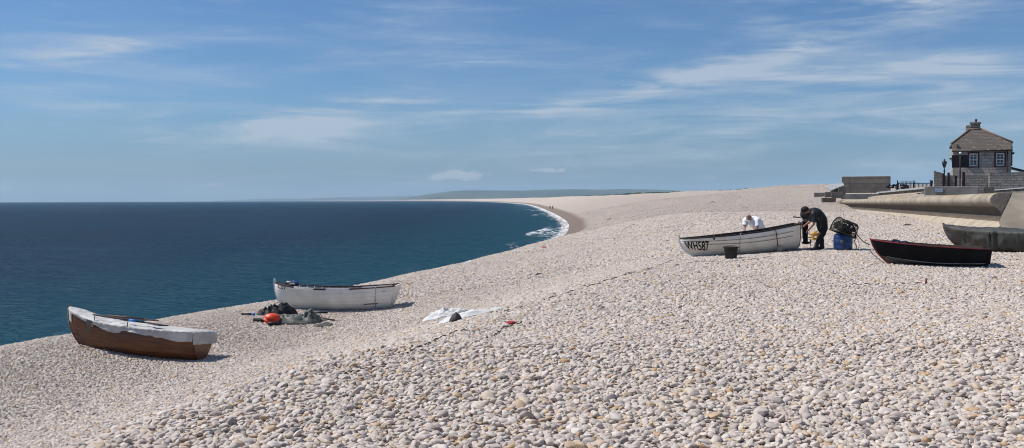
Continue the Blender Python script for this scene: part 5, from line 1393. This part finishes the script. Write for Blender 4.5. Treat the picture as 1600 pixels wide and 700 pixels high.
# lean-to roof on the right
lt = MB(); z1 = hz_(262); lt.add([(xr+.02,.4,z1),(xr+2.2,.4,z1-.62),(xr+2.2,3.2,z1-.62),(xr+.02,3.2,z1)], [(0,1,2,3)]); o = lt.build('lean_to_roof', M_lead, house); solid(o, .12)
lt = MB(); lt.box((xr+1.08, 1.8, (z1-.75)/2-.5), (2.1, 2.6, z1-.75+1)); lt.build('lean_to_wall', M_hstone, house)

# garden walls, gate posts, lamp, sign
def hp(u, v, D=86.0): return P(u, v, D)
def gwall(u0, v0, u1, v1, lb, D=86.0, dep_=.45, vb=294.0, v0b=None):
    p0, p1 = hp(u0, vb, D), hp(u1, vb, D+0.0); c = (p0+p1)/2; b = MB(); w_ = (p1-p0).length
    n = 7; tops = []
    rot_ = -.30
    b2 = [(-w_/2+w_*k/n) for k in range(n+1)]
    zt0, zt1 = hp(u0, v0, D).z-c.z, hp(u1, v1, D).z-c.z
    vs, fs = [], []
    for k, x_ in enumerate(b2):
        z_ = zt0+(zt1-zt0)*k/n+.05*fbm((u0*.1, k*1.7, 3))
        vs += [(x_,0,-.5),(x_,0,z_),(x_,dep_,z_),(x_,dep_,-.5)]
    for k in range(n):
        a = 4*k; fs += [(a,a+4,a+5,a+1),(a+1,a+5,a+6,a+2),(a+2,a+6,a+7,a+3)]
    fs += [(0,1,2,3),(4*n+3,4*n+2,4*n+1,4*n)]
    b.add(vs, fs); o = b.build('garden_wall', M_gstone, None); o.location = c; o.rotation_euler = (0,0,rot_)
    return tag(o, lb, 'garden wall')
gwall(1460, 266.5, 1473, 271, 'leftmost short stone garden wall by the house, highest at its left corner')
gwall(1474.5, 274, 1481, 274, 'narrow stone pier between the dark gateposts')
gwall(1483.5, 273.5, 1493, 274, 'short stone pier left of the sign post')
gwall(1508, 274.5, 1551, 274.5, 'long stone garden wall under the two house windows')
gwall(1549, 270, 1610, 268.5, 'taller stone garden wall running off the right edge', 84.5)
for u, v0, lb in ((1473.8, 272, 'first dark gatepost from the left, by the corner wall'), (1482, 271, 'second dark gatepost from the left'), (1493.6, 276, 'dark gatepost just left of the sign post'), (1505.5, 270, 'dark gatepost just right of the sign post'), (1549.3, 278, 'dark post where the two right hand garden walls meet')):
    p = hp(u, 294, 85.2); z_ = hp(u, v0, 85.2).z-p.z; b = MB(); b.box((0,0,z_/2-.25), (.15 if u < 1500 else .20, .15, z_+.5)); b.box((0,0,z_+.03), (.2,.2,.07))
    o = b.build('gatepost', M_maroon, None, .01); o.location = p; tag(o, lb, 'post', 'dark posts along the garden walls')
p = hp(1500, 294, 84); sg = empty('signboard', p, -.33, 'dark signboard back on a tall post in front of the house', 'sign'); zp = lambda v: hp(1500, v, 84).z-p.z
b = MB(); b.tube([(0,0,-.5),(0,0,zp(240))], .055, 10); b.build('post', M_lead, sg)
b = MB(); b.box((0.02, .09, (zp(242.5)+zp(261.5))/2), (1.27, .07, zp(242.5)-zp(261.5))); b.build('board', pm('black_board', (.015,.014,.016), None, .6, 5), sg, .01)
b = MB(); 
for x_, z_, w_, h_ in ((0.02, zp(242.5), 1.33, .05), (0.02, zp(261.5), 1.33, .05)): b.box((x_, .09, z_), (w_, .10, h_))
for x_ in (-.64, .68): b.box((x_, .09, (zp(242.5)+zp(261.5))/2), (.05, .10, zp(242.5)-zp(261.5)))
b.build('board_frame', M_maroon, sg)
b = MB(); b.ball((0,0,zp(239.3)), .11, 10); b.build('ball_finial', M_sash, sg)
p = hp(1475.5, 268, 85.4); lp_ = empty('street_lamp', p, 0, 'black lantern on a short post by the left corner of the house', 'lamp'); zl = lambda v: hp(1475.5, v, 85.4).z-p.z
b = MB(); b.tube([(0,0,-1.2),(0,0,.15),(0,0,zl(262))], [.06,.05,.03], 10); b.lathe([(.09,0),(.09,.06),(.05,.10)], 10); b.build('lamp_post', M_lead, lp_)
b = MB(); b.lathe([(.04,0),(.09,.02),(.20,.40),(.215,.42),(.20,.44)], 6, 0, (0,0,zl(262))); b.build('lantern', M_glass, lp_)
b = MB(); b.lathe([(.235,0),(.17,.13),(.05,.22),(.05,.27),(.07,.31),(.0,.36)], 6, 0, (0,0,zl(262)+.44))
for k in range(6):
    a = math.pi*k/3; b.bar((.09*math.cos(a), .09*math.sin(a), zl(262)+.02), (.205*math.cos(a), .205*math.sin(a), zl(262)+.43), .025)
b.build('lantern_frame', M_lead, lp_)

# hoop topped railings and gear on the promenade, between the stone block and the house
rl = empty('railings', P(1428, 294, 96), -.30, 'black hoop topped railings on the promenade left of the house', 'railings')
b = MB(); w_ = 48*96/F
for k in range(26):
    x_ = -w_/2+w_*k/25; hh = .55+.12*math.sin(k*.24)
    b.tube([(x_,0,-.6),(x_,0,hh),(x_+.05,0,hh+.09),(x_+.10,0,hh),(x_+.10,0,-.6)], .016, 5)
b.build('hoop', M_lead, rl)
for z_ in (.0, .48):
    b = MB(); b.tube([(-w_/2,.0,z_),(w_/2+.1,.0,z_)], .03, 6); b.build('rail', M_lead, rl)
for k, x_ in enumerate((-w_/2, 0, w_/2)):
    b = MB(); b.box((x_, 0, .1), (.09,.09,1.4)); b.build('post', M_lead, rl)
for u, v0, v1, D_, lb in ((1401, 286, 294, 100, 'dark leaning post left of the railings'), (1455, 282, 292, 90, 'dark post between the railings and the corner garden wall')):
    p = P(u, v1, D_); b = MB(); b.bar((0,0,-.4), (.14 if u < 1410 else .05, 0, P(u, v0, D_).z-p.z), .16, .16); o = b.build('post', M_lead, None, .01); o.location = p; tag(o, lb, 'post')
for u, v, D_, s_, lb in ((1395, 292, 103, .55, 'dark heap of gear beside the large stone block'), (1412, 293, 100, .40, 'small heap of gear at the foot of the railings')):
    p = P(u, v+1.5, D_); b = MB()
    for k in range(16): b.ball((random.uniform(-s_, s_), random.uniform(-.3,.3), random.uniform(0,.35)), (random.uniform(.08,.2), random.uniform(.08,.2), random.uniform(.06,.2)), 5)
    o = b.build('gear_heap', M_navy, None); o.location = p; tag(o, lb, 'heap')

# ------------------------------------------------------------------ far town and trees beyond the crest
M_wall_w = pm('far_white_wall', (.75,.73,.70), None, .8, .1); M_wall_b = pm('far_brick_wall', (.32,.20,.15), None, .8, .1); M_slate = pm('far_slate_roof', (.12,.11,.12), None, .8, .1)
far = [(838,308.0,2900,6,9,1),(870,307.2,2900,20,8,1),(864,307.8,2880,9,6,1),(889,306.3,2600,7,6,0),(904,305.8,2500,8,6,1),(945,304.0,2200,9,7,0),(968,302.6,1950,11,8,1),(978,302.8,1950,8,6,0),(992,301.7,1850,8,6,1),(1008,301.4,1750,10,7,0),(1030,300.6,1650,8,6,1)]
names = ['small white house standing apart at the left end of the far row', 'long white building on the far shore, widest of the row', 'low white building just left of the widest far building', 'brick house right of the widest far building',
 'small white house among the first far trees', 'brick house in the dark far tree line', 'large white house near the middle of the far tree line', 'brick house beside the large white far house', 'white house at the right of the large far pair', 'wide brick house under the rising shingle crest', 'rightmost small white far house in the tree line']
for (u, v, D_, w_, h_, wht), lb in zip(far, names):
    p = P(u, v, D_); gz = 5.0; hh = p.z-gz
    o = empty('far_house', (p.x, p.y, gz), -.2, lb, 'house', 'houses far off beyond the shingle crest')
    b = MB(); b.box((0,0,hh*.36), (w_, 8, hh*.72)); b.build('wall', M_wall_w if wht else M_wall_b, o)
    b = MB(); z_ = hh*.72; b.add([(-w_/2-.3,-4.4,z_),(w_/2+.3,-4.4,z_),(w_/2+.3,4.4,z_),(-w_/2-.3,4.4,z_),(-w_/2,0,hh),(w_/2,0,hh)], [(0,1,5,4),(2,3,4,5),(1,2,5),(3,0,4),(3,2,1,0)]); b.build('roof', M_slate, o)
m_leaf = pm('far_tree_leaves', (.045,.075,.028), (.020,.038,.014), .9, .15)
b = MB(); rr = random.Random(5)
for i in range(420):
    u = rr.choice((rr.uniform(930, 1200), rr.uniform(960, 1080), rr.uniform(845, 930)))
    top = np.interp(u, [845, 930, 960, 1000, 1050, 1100, 1150, 1200], [308.2, 305.2, 303.0, 300.6, 299.6, 297.9, 295.6, 292.6])+rr.uniform(-.3, 1.8)
    D_ = np.interp(u, [845, 930, 1000, 1100, 1200], [2700, 2250, 1700, 1050, 700])*rr.uniform(.97, 1.1)
    p = P(u, top, D_); s_ = D_/F*rr.uniform(.9, 2.2)
    for k in range(3): b.ball((p.x+rr.uniform(-1,1)*s_*1.2, p.y+rr.uniform(-3,3), p.z-s_*rr.uniform(.7,1.3)), (s_*rr.uniform(.8,1.5), s_*rr.uniform(.8,1.4), s_*rr.uniform(.7,1.1)), 4)
    b.tube([(p.x, p.y, 4), (p.x, p.y, p.z-s_)], .35, 4)
o = b.build('far_trees', m_leaf, fix=False); tag(o, 'dark line of far trees beyond the shingle crest', None, None, 'stuff')
b = MB(); b.grid([[(float(W(D_)[0])+150+k/20*(D_*.35+150), D_, 5.0-D_*D_/(2*R_EARTH)) for k in range(21)] for D_ in (600, 900, 1200, 1600, 2000, 2700, 3500, 4500, 6000, 7500, 9000)], 0, True)
o = b.build('coastal_plain', m_hill, fix=False); o['kind'] = 'structure'
